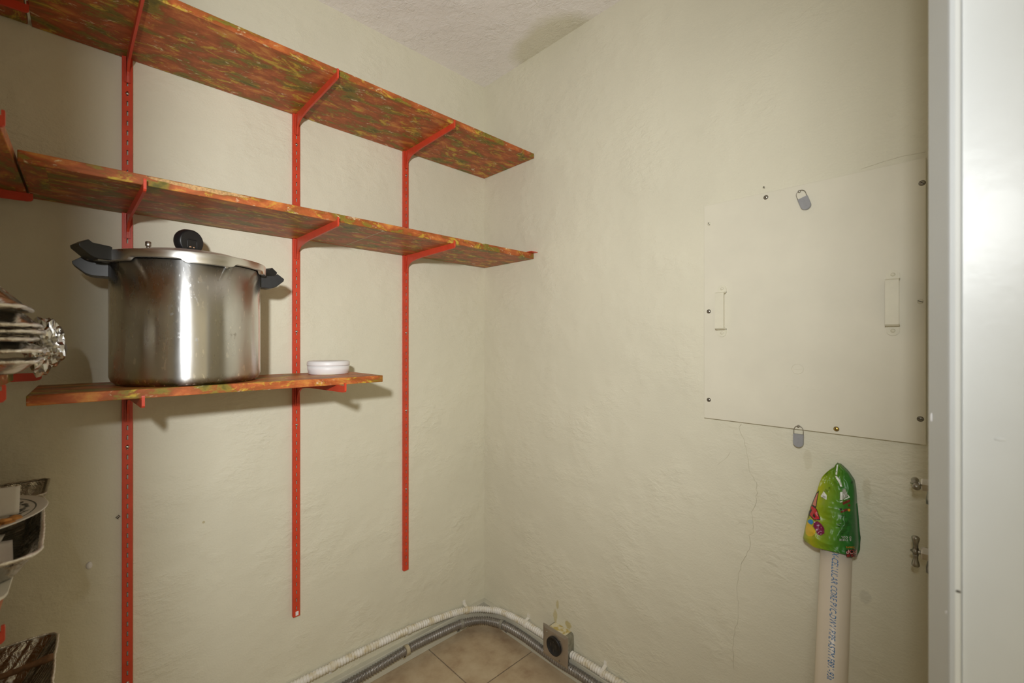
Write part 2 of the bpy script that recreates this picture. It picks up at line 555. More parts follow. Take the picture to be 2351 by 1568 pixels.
# floor and tiles
floor = struct('floor', MB().box((XL - 0.1, YF - 0.14, -0.06), (0.1, 0.1, -0.004)), M['grout'])
T, G0 = 0.305, 0.0045
xs = [0.0, -0.312] + [-0.312 - T * i for i in range(1, 6)]
ys = [0.0, -0.318] + [-0.318 - T * i for i in range(1, 5)]
xs[-1] = max(xs[-1], XL); ys[-1] = max(ys[-1], YF)
for i in range(len(xs) - 1):
    for j in range(len(ys) - 1):
        c = ((xs[i] + xs[i + 1]) / 2, (ys[j] + ys[j + 1]) / 2, -0.004)
        t = MB().box((xs[i + 1] + G0 / 2, ys[j + 1] + G0 / 2, -0.004), (xs[i] - G0 / 2, ys[j] - G0 / 2, 0), 0.0012).build('tile', M['tile'], floor, c)
        t.location = c
# baseboards
struct('baseboard_back', MB().box((XL, -0.021, 0), (0, 0.0, 0.076), 0.002), M['base'], (-0.8, -0.01, 0))
struct('baseboard_right', MB().box((-0.021, YF, 0), (0.0, -0.021, 0.076), 0.002), M['base'], (-0.01, -0.8, 0))

# hairline cracks in the plaster of the right wall
def ribbon(pts, w, x):
    mb = MB()
    v, f = [], []
    n = len(pts)
    for i, (y, z) in enumerate(pts):
        a = Vector((pts[min(i + 1, n - 1)][0] - pts[max(i - 1, 0)][0], pts[min(i + 1, n - 1)][1] - pts[max(i - 1, 0)][1])).normalized()
        ww = w * (0.4 + 0.6 * random.random()) * (0.3 if i in (0, n - 1) else 1)
        v += [(x, y - a.y * ww, z + a.x * ww), (x, y + a.y * ww, z - a.x * ww), (x - 0.0004, y, z)]
    for i in range(n - 1):
        b0, b1 = i * 3, i * 3 + 3
        f += [(b0, b0 + 2, b1 + 2, b1), (b0 + 2, b0 + 1, b1 + 1, b1 + 2)]
    return mb.add(v, f)
def jitter(pts, k=3, amp=0.0022):
    out = []
    for (a, b), (c, d) in zip(pts, pts[1:]):
        for i in range(k):
            t = i / k
            out.append((a + (c - a) * t + random.uniform(-amp, amp), b + (d - b) * t))
    return out + [pts[-1]]
CR = [(-1.1043, 1.0251), (-1.0977, 1.0099), (-1.1115, 0.9794), (-1.118, 0.946), (-1.1243, 0.9021), (-1.1373, 0.875), (-1.1443, 0.8702), (-1.1447, 0.8406), (-1.1416, 0.8144), (-1.1315, 0.784), (-1.1354, 0.7531), (-1.1346, 0.7315), (-1.1255, 0.7201), (-1.1283, 0.691), (-1.1228, 0.6742), (-1.114, 0.6539), (-1.1055, 0.6314), (-1.0953, 0.5884), (-1.0924, 0.5479), (-1.0973, 0.5107), (-1.0973, 0.4693), (-1.0883, 0.4454), (-1.0879, 0.4277), (-1.082, 0.3853), (-1.085, 0.33)]
for pts, w in ((CR, 0.0006), ([(-1.0766, 0.9464), (-1.066, 0.9233), (-1.0402, 0.8949)], 0.0004),
               ([(-1.1236, 0.7504), (-1.1014, 0.7473), (-1.0912, 0.7377)], 0.0004),
               ([(-1.371, 1.660), (-1.411, 1.6654), (-1.441, 1.6683), (-1.4627, 1.6666), (-1.4802, 1.666)], 0.0004)):
    ribbon(jitter(pts), w, -0.0002).build('crack', M['crack'], wall_right, fix=False)

# ------------------------------------------------------------------ red slotted standards on the back wall
def standard(x, z0, z1, screws, label, first_slot):
    root = thing('shelf_standard', (x, 0, z0), label, 'shelf standard', 'red shelf standards on the back wall')
    w, d, s = 0.0098, 0.0115, 0.0017      # half width, projection, half slot
    pitch, sh = 0.0258, 0.0125
    zs = [z0]
    z = z0 + first_slot
    slots = []
    while z + sh < z1 - 0.01:
        slots.append((z, z + sh)); z += pitch
    mb = MB()
    y = -d
    def q(x0, x1, a, b): mb.add([(x + x0, y, a), (x + x1, y, a), (x + x1, y, b), (x + x0, y, b)], [(0, 1, 2, 3)])
    last = z0
    for a, b in slots:
        q(-w, w, last, a)
        q(-w, -s, a, b); q(s, w, a, b)
        # inner lips of the slot so that the sheet shows its thickness
        t = 0.0016
        mb.add([(x - s, y, a), (x - s, y, b), (x - s, y + t, b), (x - s, y + t, a)], [(0, 1, 2, 3)])
        mb.add([(x + s, y, a), (x + s, y, b), (x + s, y + t, b), (x + s, y + t, a)], [(0, 1, 2, 3)])
        mb.add([(x - s, y, b), (x + s, y, b), (x + s, y + t, b), (x - s, y + t, b)], [(0, 1, 2, 3)])
        mb.add([(x - s, y, a), (x + s, y, a), (x + s, y + t, a), (x - s, y + t, a)], [(0, 1, 2, 3)])
        last = b
    q(-w, w, last, z1)
    for sx in (-1, 1):      # side flanges
        mb.box((x + sx * w - 0.0009, -d + 0.0002, z0), (x + sx * w + 0.0009, 0.0, z1))
    mb.build('channel', M['red'], root, (x, 0, z0), fix=False)
    for sx, sz in screws:
        m2 = MB().lathe([(0.0040, 0), (0.0036, 0.0012), (0.0016, 0.0018), (0, 0.0018)], (x, -d, sz), (0, -1, 0), 12)
        so = m2.build('screw', M['steel'], root, (x, 0, z0)); so['label'] = 'slotted steel screw head'
    return root
ST = [(-1.2378, 0.345, 2.012), (-0.8184, 0.3495, 2.012), (-0.4118, 0.3546, 2.012)]
standard(*ST[0], [(0, 0.9767), (0, 0.357), (0, 1.905)], 'red slotted shelf standard behind the pot, its foot below the picture', 0.031)
s2 = standard(*ST[1], [(0, 1.901), (0, 1.2866), (0, 0.9799)], 'red slotted shelf standard just right of the pot, white paint spot at its foot', 0.022)
standard(*ST[2], [(0, 1.2879), (0, 0.9821), (0, 1.9066), (0, 0.6738)], 'red slotted shelf standard nearest the room corner', 0.020)
MB().box((-0.8215, -0.0125, 0.353), (-0.8125, -0.0115, 0.366)).build('paint_patch', M['white_plastic'], s2, (ST[1][0], 0, ST[1][1]))['label'] = 'white paint spot'

# ------------------------------------------------------------------ shelves
def shelf(lo, hi, mat, label, name='shelf_board'):
    base = ((lo[0] + hi[0]) / 2, (lo[1] + hi[1]) / 2, lo[2])
    return solo(name, MB().box(lo, hi, 0.0016), mat, base, label, 'shelf')
shelf((-1.408, -0.315, 2.000), (-0.002, -0.002, 2.0195), M['paper_x'], 'long marbled orange shelf board, highest on the back wall')
mid = shelf((-1.408, -0.3135, 1.590), (-0.002, -0.013, 1.6125), M['paper_x'], 'long marbled orange shelf board above the pot, front paper torn')
low = shelf((-1.397, -0.312, 1.131), (-0.668, -0.035, 1.151), M['paper_x'], 'short marbled shelf board carrying the pot and the white tub')
shelf((-1.720, -0.70, 2.000), (-1.4145, -0.006, 2.0195), M['paper_y'], 'highest marbled shelf board on the left side, top left corner')
shelf((-1.720, -0.70, 1.590), (-1.4125, -0.003, 1.6125), M['paper_y'], 'marbled shelf board on the left side, level with the torn board')
shelf((-1.720, -0.70, 1.181), (-1.4120, -0.32, 1.200), M['paper_y'], 'left side marbled shelf board under the foil pan stack')
shelf((-1.720, -0.70, 0.832), (-1.4120, -0.06, 0.852), M['paper_y'], 'left side marbled shelf board under the plate and foil tray')
shelf((-1.720, -0.70, 0.535), (-1.4120, -0.06, 0.555), M['paper_y'], 'lowest left side marbled shelf board, under the dark foil pan')
# torn strip on the front edge of the middle board: bare chipboard
mb = MB()
top, bot = [], []
for i in range(25):
    t = i / 24
    x = -1.222 + t * 0.20
    e = math.sin(PI * t) ** 0.4
    top.append((x, 1.6122 - 0.0020 * random.random() - 0.001 * (1 - e)))
    bot.append((x, 1.6122 - (0.0095 + 0.004 * noise.noise(Vector((x * 40, 0, 3)))) * e - 0.0008))
for i in range(24):
    mb.add([(top[i][0], -0.3139, top[i][1]), (top[i + 1][0], -0.3139, top[i + 1][1]), (bot[i + 1][0], -0.3139, bot[i + 1][1]), (bot[i][0], -0.3139, bot[i][1])], [(0, 1, 2, 3)])
o = mb.build('torn_patch', M['chipboard'], mid, tuple(mid.location), fix=False); o['label'] = 'bare brown chipboard where the paper is torn'
# paper seam across the underside
MB().box((-0.665, -0.311, 1.5894), (-0.6635, -0.02, 1.5902)).build('paper_seam', M['tan_strap'], mid, tuple(mid.location))
MB().box((-1.404, -0.305, 1.5892), (-1.372, -0.10, 1.5902)).build('paper_overlap', M['paper_y'], mid, tuple(mid.location))

# small red strip on the right end of the middle board
solo('metal_strip', MB().box((-0.040, -0.336, 1.6125), (-0.003, -0.288, 1.6148), 0.0008), M['red'], (-0.02, -0.31, 1.6125),
     'thin red metal strip lying on the board end by the right wall', 'metal strip')

# ------------------------------------------------------------------ shelf brackets
def bracket_profile(ln, drop):
    P = [(0.0125, 0.0), (ln - 0.004, 0.0), (ln - 0.004, 0.0085), (ln - 0.0005, 0.0085), (ln, 0.006), (ln, -0.013), (ln - 0.003, -0.0165), (ln - 0.010, -0.018)]
    P += [(0.120, -0.022), (0.085, -0.0245)]
    for i in range(7):        # concave sweep down to the standard
        a = i / 6 * PI / 2
        P.append((0.070 - 0.052 * math.sin(a), -0.0265 - (drop - 0.0345) * (1 - math.cos(a))))
    P += [(0.0165, -drop), (0.0125, -drop)]
    return P
def bracket(pos, az, ln, drop, label, lean=0.0):
    """pos: on the wall at shelf underside; az: unit direction of the arm in plan"""
    root_loc = Vector(pos)
    d = Vector((az[0], az[1], 0)).normalized()
    n = Vector((-d.y, d.x, 0))
    d2 = (d + n * lean).normalized()
    P = bracket_profile(ln, drop)
    th = 0.0026
    mb = MB()
    mb.prism(P, -th, th, lambda p, q, t: tuple(d2 * p + n * t + Vector((0, 0, q))))
    # folded foot that hooks into the standard
    for s in (-1, 1):
        a, b2 = s * 0.0036, s * 0.0058
        ff = [(0.0120, -0.002), (0.0225, -0.004), (0.0165, -drop), (0.0120, -drop)]
        mb.prism(ff, min(a, b2), max(a, b2), lambda p, q, t: tuple(d * p + n * t + Vector((0, 0, q))))
    mb.prism([(0.0117, -0.004), (0.0131, -0.004), (0.0131, -drop + 0.002), (0.0117, -drop + 0.002)], -0.0058, 0.0058, lambda p, q, t: tuple(d * p + n * t + Vector((0, 0, q))))
    o = mb.build('shelf_bracket', M['red'])
    o.location = root_loc
    return tag(o, label, 'shelf bracket', 'red shelf brackets')
U = (0, -1)
X1, X2, X3 = (s[0] for s in ST)
bracket((X1, 0, 2.0), U, 0.335, 0.068, 'red bracket under the highest back board, leftmost of three', 0.03)
bracket((X2, 0, 2.0), U, 0.335, 0.068, 'red bracket under the highest back board, middle of three', 0.012)
bracket((X3, 0, 2.0), U, 0.330, 0.068, 'red bracket under the highest back board, nearest the room corner', 0.0)
bracket((X1, 0, 1.59), U, 0.335, 0.066, 'red bracket under the torn board, directly above the pot', 0.036)
bracket((X2, 0, 1.59), U, 0.335, 0.066, 'red bracket under the torn board, right of the pot', 0.015)
bracket((X3, 0, 1.59), U, 0.330, 0.066, 'red bracket under the torn board, nearest the room corner', 0.0)
bracket((X1, 0, 1.131), U, 0.345, 0.088, 'red bracket under the short pot board, left one hidden below the pot', 0.025)
bracket((X2, 0, 1.131), U, 0.360, 0.088, 'red bracket under the short pot board, below the white tub', 0.04)
E_ = (1, 0)
bracket((XL, -0.095, 2.0), E_, 0.318, 0.068, 'dark red bracket under the highest left side board, top left corner')
bracket((XL, -0.060, 1.59), E_, 0.322, 0.066, 'dark red bracket under the left side board, end of the torn board')
bracket((XL, -0.545, 1.59), E_, 0.323, 0.066, 'red bracket tip at the left picture edge, above the foil pans')
bracket((XL, -0.050, 1.181), E_, 0.335, 0.08, 'dark red bracket half hidden behind the crumpled foil')
bracket((XL, -0.560, 1.181), E_, 0.325, 0.08, 'bright red bracket tip at the left edge, just below the foil pans')
bracket((XL, -0.570, 0.832), E_, 0.325, 0.08, 'red bracket tip at the left edge, above the dark foil pan')

# ------------------------------------------------------------------ pressure canner
PC = (-1.1238, -0.1640, 1.151)
pot = thing('pressure_canner', PC, 'big dented aluminium pressure canner with black handles on the short board', 'pot', rotz=math.radians(82.175 - 90))
R = 0.1555
prof = [(0, 0.0), (R - 0.024, 0.0), (R - 0.012, 0.0025), (R - 0.004, 0.009), (R, 0.020), (R, 0.15), (R, 0.286), (R - 0.003, 0.286), (R - 0.003, 0.06), (0, 0.06)]
body = MB().lathe(prof, (0, 0, 0), (0, 0, 1), 128).build('body', M['pot'], pot)
# lid with lugged rim
mb = MB()
seg = 240
def low_edge(deg):
    d = (deg + 7) % 72
    def sm(x): x = max(0, min(1, x)); return x * x * (3 - 2 * x)
    k = sm(d / 4) - sm((d - 36) / 4)
    return 0.2880 - 0.0075 * k
rings = []
for i in range(seg):
    deg = 360 * i / seg
    a = math.radians(deg - 90)
    le = low_edge(deg)
    pr = [(R + 0.0015, le), (0.1665, le), (0.1682, le + 0.001), (0.1686, 0.3025), (0.1676, 0.3050), (0.164, 0.3062), (0.150, 0.3064), (0.135, 0.312), (0.10, 0.322), (0.05, 0.328), (0.0, 0.3295)]
    rings.append([(r * math.cos(a), r * math.sin(a), z) for r, z in pr])
v = [p for rg in rings for p in rg]
n = len(rings[0])
f = []
for i in range(seg):
    j = (i + 1) % seg
    for k in range(n - 1):
        f.append((i * n + k, j * n + k, j * n + k + 1, i * n + k + 1))
mb.add(v, f, True)
lid = mb.build('lid', M['lid'], pot)
lid.data.set_sharp_from_angle(angle=math.radians(32))

def handle(parent, ang, z0, ra, label=None, name='handle', s=1.0):
    P = [(0.000, 0.000), (0.000, 0.031), (0.004, 0.0325), (0.036, 0.0352), (0.0385, 0.0375), (0.0435, 0.0415), (0.0600, 0.0290), (0.0590, 0.0225), (0.0410, 0.0060), (0.0330, 0.0018), (0.024, 0.0)]
    a = math.radians(ang)
    d = Vector((math.cos(a), math.sin(a), 0)); n = Vector((-d.y, d.x, 0))
    bm = bmesh.new()
    hw = 0.023
    vs = []
    for t in (-hw, hw):
        vs.append([bm.verts.new(d * (ra + p * s) + n * t + Vector((0, 0, z0 + q * s))) for p, q in P])
    m = len(P)
    bm.faces.new(vs[0]); bm.faces.new(list(reversed(vs[1])))
    for i in range(m):
        bm.faces.new((vs[0][i], vs[0][(i + 1) % m], vs[1][(i + 1) % m], vs[1][i]))
    bmesh.ops.recalc_face_normals(bm, faces=bm.faces[:])
    sharp = [e for e in bm.edges if len(e.link_faces) == 2 and e.calc_face_angle(0) > 0.5]
    bmesh.ops.bevel(bm, geom=sharp, offset=0.0009, segments=2, affect='EDGES', profile=0.5)
    return MB().bm(bm).build(name, M['black'], parent)
for ang in (184.8, 4.8):
    handle(pot, ang, 0.2505, R - 0.002, name='handle')
for ang in (206, 26):
    handle(pot, ang, 0.2815, 0.1655, name='lid_handle', s=0.92)
    a = math.radians(ang)
    d = Vector((math.cos(a), math.sin(a), 0)); n = Vector((-d.y, d.x, 0))
    MB().prism([(0.150, 0.284), (0.186, 0.284), (0.186, 0.279), (0.150, 0.281)], -0.011, 0.011,
               lambda p, q, t: tuple(d * p + n * t + Vector((0, 0, q)))).build('lid_clamp', M['dark_steel'], pot)
# pressure gauge
g_ax = Vector((0.56, -0.82, -0.06)).normalized()
gc = Vector((-0.003, 0.02, 0.3600))
up = (Vector((0, 0, 1)) - g_ax * g_ax.z).normalized()
gprof = [(0.0285, -0.0135), (0.0315, -0.011), (0.0325, -0.006), (0.0315, 0.004), (0.0305, 0.0095), (0.0285, 0.0125), (0.0270, 0.0125)]
gauge = MB().lathe(gprof, gc, g_ax, 48, ref=tuple(up)).build('gauge', M['black'], pot)
sx = up.cross(g_ax).normalized()
# raised frame round the recessed back plate
def gpt(p, q, t): return tuple(gc + sx * p + up * q + g_ax * t)
rr = []
for cx_, cy_, a0 in ((0.0075, 0.002, 0), (-0.0075, 0.002, 90), (-0.0075, -0.013, 180), (0.0075, -0.013, 270)):
    for i in range(4):
        a = math.radians(a0 + i * 30)
        rr.append((cx_ + 0.0045 * math.cos(a), cy_ + 0.0045 * math.sin(a)))
MB().tube([gpt(p, q - 0.001, 0.0128) for p, q in rr], 0.0011, 6, closed=True).build('gauge_frame', M['black'], gauge)
for p in (-0.0045, 0.0045):
    o = MB().lathe([(0.0026, 0), (0.0024, 0.001), (0.0012, 0.0013), (0, 0.0008)], gpt(p, -0.0135, 0.0125), g_ax, 14).build('gauge_screw', M['copper'], gauge)
    o['label'] = 'small copper coloured screw'
MB().lathe([(0.0055, 0.325), (0.0055, 0.338), (0.004, 0.338), (0.004, 0.345)], (gc.x, gc.y, 0), (0, 0, 1), 12).build('gauge_stem', M['steel'], pot)
MB().lathe([(0.034, 0.322), (0.034, 0.3325), (0.030, 0.3345), (0, 0.3345)], (gc.x, gc.y, 0), (0, 0, 1), 32).build('gauge_seal', M['black_rubber'], pot)
# steam vent pipe
MB().lathe([(0.0085, 0.310), (0.0085, 0.325), (0.0065, 0.3265), (0.0042, 0.327), (0.0040, 0.337), (0.0058, 0.3375), (0.0062, 0.3395), (0.0062, 0.3475), (0.0045, 0.349), (0.002, 0.349)],
           (-0.084, 0.012, 0), (0, 0, 1), 20).build('vent_pipe', M['steel'], pot)
MB().lathe([(0.0095, 0.315), (0.0095, 0.3225), (0.007, 0.3255), (0, 0.326)], (0.076, -0.010, 0), (0, 0, 1), 20).build('safety_plug', M['black_rubber'], pot)
o = MB().lathe([(0.0042, 0), (0.004, 0.002), (0.002, 0.003), (0, 0.003)], (R * math.sin(math.radians(26.5)), -R * math.cos(math.radians(26.5)), 0.281), (math.sin(math.radians(26.5)), -math.cos(math.radians(26.5)), 0), 12).build('rivet', M['steel'], pot)

# ------------------------------------------------------------------ white tub
tub = thing('plastic_tub', (-0.757, -0.122, 1.151), 'small round white lidded tub on the short board', 'container')
MB().lathe([(0, 0), (0.0575, 0), (0.0590, 0.0015), (0.0620, 0.014), (0.0628, 0.0265), (0.061, 0.0265), (0, 0.0265)], (0, 0, 0), (0, 0, 1), 56).build('tub_base', M['white_plastic'], tub)
MB().lathe([(0.0600, 0.0270), (0.0634, 0.0270), (0.0636, 0.029), (0.0634, 0.0365), (0.0615, 0.0400), (0.058, 0.0412), (0.02, 0.0416), (0, 0.0416)], (0, 0, 0), (0, 0, 1), 56).build('tub_lid', M['white_plastic'], tub)

# ------------------------------------------------------------------ electrical: conduits, clamps, outlet box
def spline(ctrl, step=0.0012):
    """Catmull-Rom through ctrl, resampled at even steps"""
    P = [Vector(p) for p in ctrl]
    P = [P[0] * 2 - P[1]] + P + [P[-1] * 2 - P[-2]]
    fine = []
    for i in range(1, len(P) - 2):
        p0, p1, p2, p3 = P[i - 1:i + 3]
        for k in range(220):
            t = k / 220
            fine.append(0.5 * ((2 * p1) + (p2 - p0) * t + (2 * p0 - 5 * p1 + 4 * p2 - p3) * t * t + (3 * p1 - p0 - 3 * p2 + p3) * t ** 3))
    fine.append(P[-2])
    out = [fine[0]]; acc = 0
    for a, b in zip(fine, fine[1:]):
        acc += (b - a).length
        if acc >= step:
            out.append(b); acc = 0
    return out
def ring_strap(mb, path, at, r, half=0.006):
    """short collar round the conduit at the path point nearest to at"""
    i = min(range(len(path)), key=lambda k: (path[k] - Vector(at)).length)
    i = max(5, min(len(path) - 6, i))
    t = (path[i + 5] - path[i - 5]).normalized()
    c = path[i]
    mb.lathe([(r - 0.002, -half), (r, -half), (r, half), (r - 0.002, half)], c, t, 18, smooth=False)
    return c, t
wpath = spline([(-0.98, -0.0165, 0.133), (-0.71, -0.0165, 0.1305), (-0.55, -0.0165, 0.127), (-0.40, -0.0165, 0.1195), (-0.25, -0.0165, 0.1020), (-0.14, -0.0185, 0.0830), (-0.075, -0.038, 0.0720), (-0.038, -0.075, 0.0705), (-0.0185, -0.14, 0.0800), (-0.0165, -0.267, 0.0930), (-0.0165, -0.38, 0.0940), (-0.0165, -0.4148, 0.0940)])
wpath2 = spline([(-0.0165, -0.5185, 0.089), (-0.0165, -0.62, 0.094), (-0.0165, -0.80, 0.098), (-0.0165, -1.10, 0.100)])
rib = lambda r, amp: (lambda i, arc: r + amp * math.sin(2 * PI * arc / 0.0102))
wc = thing('white_conduit', (-0.3, -0.0165, 0.07), 'white painted ribbed conduit from the outlet box round the corner and left', 'conduit')
wc2 = thing('white_conduit', (-0.0165, -0.7, 0.07), 'white painted ribbed conduit leaving the outlet box to the right', 'conduit')
off = tuple(wc.location)
MB().tube(wpath, rib(0.0122, 0.0017), 12).build('conduit_run', M['conduit_white'], wc, off)
MB().tube(wpath2, rib(0.0122, 0.0017), 12).build('conduit_run', M['conduit_white'], wc2, tuple(wc2.location))
for pth, at, tab in ((wpath, (-0.405, -0.0165, 0.120), (0, 0, -1)), (wpath, (-0.118, -0.02, 0.079), (0, 0, 1)), (wpath, (-0.0165, -0.283, 0.093), (0, 0, 1)), (wpath2, (-0.0165, -0.66, 0.095), (0, 0, 1)), (wpath, (-0.705, -0.0165, 0.13), (0, 0, -1))):
    mb = MB()
    c, t = ring_strap(mb, pth, at, 0.0152, 0.0065)
    s = 1 if tab[2] > 0 else -1
    onback = abs(t.x) > abs(t.y)
    z0, z1 = sorted((c.z + s * 0.010, c.z + s * 0.034))
    web = [(-0.0175, c.z + s * 0.0128), (-0.0175, c.z + s * 0.0148), (-0.0040, c.z + s * 0.0215), (-0.0025, c.z + s * 0.034), (0.0, c.z + s * 0.034), (0.0, c.z + s * 0.0165), (-0.004, c.z + s * 0.0185)]
    if onback: mb.prism(web, c.x - 0.0065, c.x + 0.0065, lambda p, q, t: (t, p, q))
    else: mb.prism(web, c.y - 0.0065, c.y + 0.0065, lambda p, q, t: (p, t, q))
    mb.build('strap', M['conduit_white'], wc2 if pth is wpath2 else wc, tuple((wc2 if pth is wpath2 else wc).location))
gpath = spline([(-0.98, -0.037, 0.050), (-0.606, -0.037, 0.0545), (-0.42, -0.037, 0.0620), (-0.28, -0.037, 0.0560), (-0.175, -0.040, 0.0490), (-0.105, -0.060, 0.0440), (-0.065, -0.100, 0.0445), (-0.041, -0.177, 0.0500), (-0.037, -0.281, 0.0540), (-0.034, -0.40, 0.047), (-0.034, -0.47, 0.045), (-0.035, -0.582, 0.0520), (-0.037, -0.80, 0.054), (-0.037, -1.10, 0.054)])
gcn = thing('grey_conduit', (-0.3, -0.037, 0.035), 'thick grey ribbed flexible conduit strapped to the baseboards', 'conduit')
off = tuple(gcn.location)
MB().tube(gpath, rib(0.0145, 0.0023), 14).build('conduit_run', M['conduit_grey'], gcn, off)
for at, mt in (((-0.425, -0.037, 0.062), 'tan_strap'), ((-0.165, -0.042, 0.049), 'grey_strap'), ((-0.043, -0.168, 0.050), 'grey_strap'), ((-0.037, -0.66, 0.054), 'grey_strap')):
    mb = MB()
    c, t = ring_strap(mb, gpath, at, 0.0182, 0.0070)
    onback = abs(t.x) > abs(t.y)
    if onback: mb.box((c.x - 0.007, -0.0245, c.z - 0.042), (c.x + 0.007, -0.021, c.z - 0.008), 0.001)
    else: mb.box((-0.0245, c.y - 0.007, c.z - 0.042), (-0.021, c.y + 0.007, c.z - 0.008), 0.001)
    st = mb.build('strap', M[mt], gcn, off)
    if mt == 'tan_strap': st['label'] = 'tan painted strap'
    if onback: hole = MB().lathe([(0.0034, 0), (0, 0.0006)], (c.x, -0.0246, c.z - 0.033), (0, -1, 0), 10)
    else: hole = MB().lathe([(0.0034, 0), (0, 0.0006)], (-0.0246, c.y, c.z - 0.033), (-1, 0, 0), 10)
    hole.build('strap_hole', M['dark_mark'], st, off)

ob = thing('outlet_box', (0, -0.4665, 0.066), 'square steel outlet box with round black socket, low on the right wall', 'outlet')
off = tuple(ob.location)
bm = bmesh.new()
bmesh.ops.create_cube(bm, size=1)
for w in bm.verts:
    w.co = Vector((-0.0255 + w.co.x * 0.049, -0.4665 + w.co.y * 0.103, 0.1135 + w.co.z * 0.093))
bmesh.ops.bevel(bm, geom=[e for e in bm.edges if abs((e.verts[0].co - e.verts[1].co).normalized().x) > 0.9], offset=0.014, segments=5, affect='EDGES', profile=0.5)
MB().bm(bm).build('box', M['box_metal'], ob, off)
# painted top of the box
mb = MB().prism([(-0.045, -0.505), (-0.001, -0.505), (-0.001, -0.428), (-0.045, -0.428)], 0.1601, 0.1608, lambda p, q, t: (p, q, t))
m, nt, b = new_mat('smeared_cream_paint')
b.inputs['Roughness'].default_value = 0.6
r = ramp(nt, noise_tex(nt, coords(nt), 55, 4), 'Fac', [(0.42, (0.55, 0.43, 0.14)), (0.55, (0.72, 0.66, 0.47))])
nt.links.new(r.outputs['Color'], b.inputs['Base Color'])
mb.build('paint_smear', m, ob, off)['label'] = 'smeared cream and yellow paint'
bm = bmesh.new()
pl = MB()
# cover plate with dished edge
y0, y1, z0, z1 = -0.5315, -0.4115, 0.058, 0.1735
i_ = 0.010
v = [(-0.050, y0, z0), (-0.050, y1, z0), (-0.050, y1, z1), (-0.050, y0, z1),
     (-0.0535, y0, z0), (-0.0535, y1, z0), (-0.0535, y1, z1), (-0.0535, y0, z1),
     (-0.0570, y0 + i_, z0 + i_), (-0.0570, y1 - i_, z0 + i_), (-0.0570, y1 - i_, z1 - i_), (-0.0570, y0 + i_, z1 - i_)]
f = [(0, 1, 2, 3), (0, 4, 5, 1), (1, 5, 6, 2), (2, 6, 7, 3), (3, 7, 4, 0), (4, 8, 9, 5), (5, 9, 10, 6), (6, 10, 11, 7), (7, 11, 8, 4), (8, 11, 10, 9)]
bm.free()
pl.add(v, f).build('cover_plate', M['plate_metal'], ob, off)
yc, zc = -0.4705, 0.1165
so = MB().lathe([(0.0335, 0.0), (0.0335, 0.0075), (0.0325, 0.0085), (0.0300, 0.0085), (0.0295, 0.0062), (0, 0.0062)], (-0.0565, yc, zc), (-1, 0, 0), 40).build('socket', M['black'], ob, off)
for dy, dz, a in ((-0.013, 0.004, 20), (0.013, 0.004, -20), (0.0, -0.014, 90)):
    mb = MB().box((-0.0632, yc + dy - 0.0022, zc + dz - 0.006), (-0.0625, yc + dy + 0.0022, zc + dz + 0.006))
    mb.build('slot', M['dark_mark'], so, off)
MB().lathe([(0.003, 0), (0, 0.0004)], (-0.0629, yc, zc + 0.016), (-1, 0, 0), 12).build('slot', M['dark_mark'], so, off)
for dy, dz in ((0.038, 0.034), (-0.026, 0.031), (-0.024, -0.043)):
    MB().lathe([(0.0032, 0), (0.0028, 0.0012), (0, 0.0014)], (-0.0570, yc + dy, zc + dz), (-1, 0, 0), 12).build('plate_screw', M['steel'] if dy > 0 else M['dark_steel'], ob, off)

# ------------------------------------------------------------------ access panel
ap = thing('access_panel', (0, -1.244, 1.030), 'large cream painted access panel screwed to the right wall', 'access panel')
off = tuple(ap.location)
MB().box((-0.0125, -1.4816, 1.0300), (-0.0005, -1.0063, 1.6505), 0.0012).build('board', M['panel'], ap, off)
for (y, z), mt in zip([(-1.1701, 1.6374), (-1.0216, 1.5952), (-1.0204, 1.3409), (-1.0204, 1.0838), (-1.4754, 1.5966), (-1.4726, 1.3404), (-1.4726, 1.0853), (-1.3236, 1.0423)],
                      ['dark_steel', 'painted_metal', 'dark_steel', 'dark_steel', 'dark_steel', 'painted_metal', 'dark_steel', 'brass']):
    mb = MB().lathe([(0.0052, 0), (0.0050, 0.0010), (0.0036, 0.0020), (0, 0.0024)], (-0.0124, y, z), (-1, 0, 0), 18)
    so = mb.build('screw', M[mt], ap, off)
    if mt == 'brass': so['label'] = 'bare brass screw'
    a = random.uniform(0.3, 1.1)
    dy, dz = math.cos(a), math.sin(a)
    sl = MB().prism([(-0.0046, -0.0007), (0.0046, -0.0007), (0.0046, 0.0007), (-0.0046, 0.0007)], -0.0146, -0.0150, lambda p, q, t: (t, y + p * dy - q * dz, z + p * dz + q * dy))
    sl.build('screw_slot', M['dark_mark'], so, off)
    if mt != 'painted_metal':
        MB().lathe([(0.0060, 0), (0.0052, 0.0004)], (-0.01245, y, z), (-1, 0, 0), 18).build('screw_recess', M['dark_mark'], so, off)
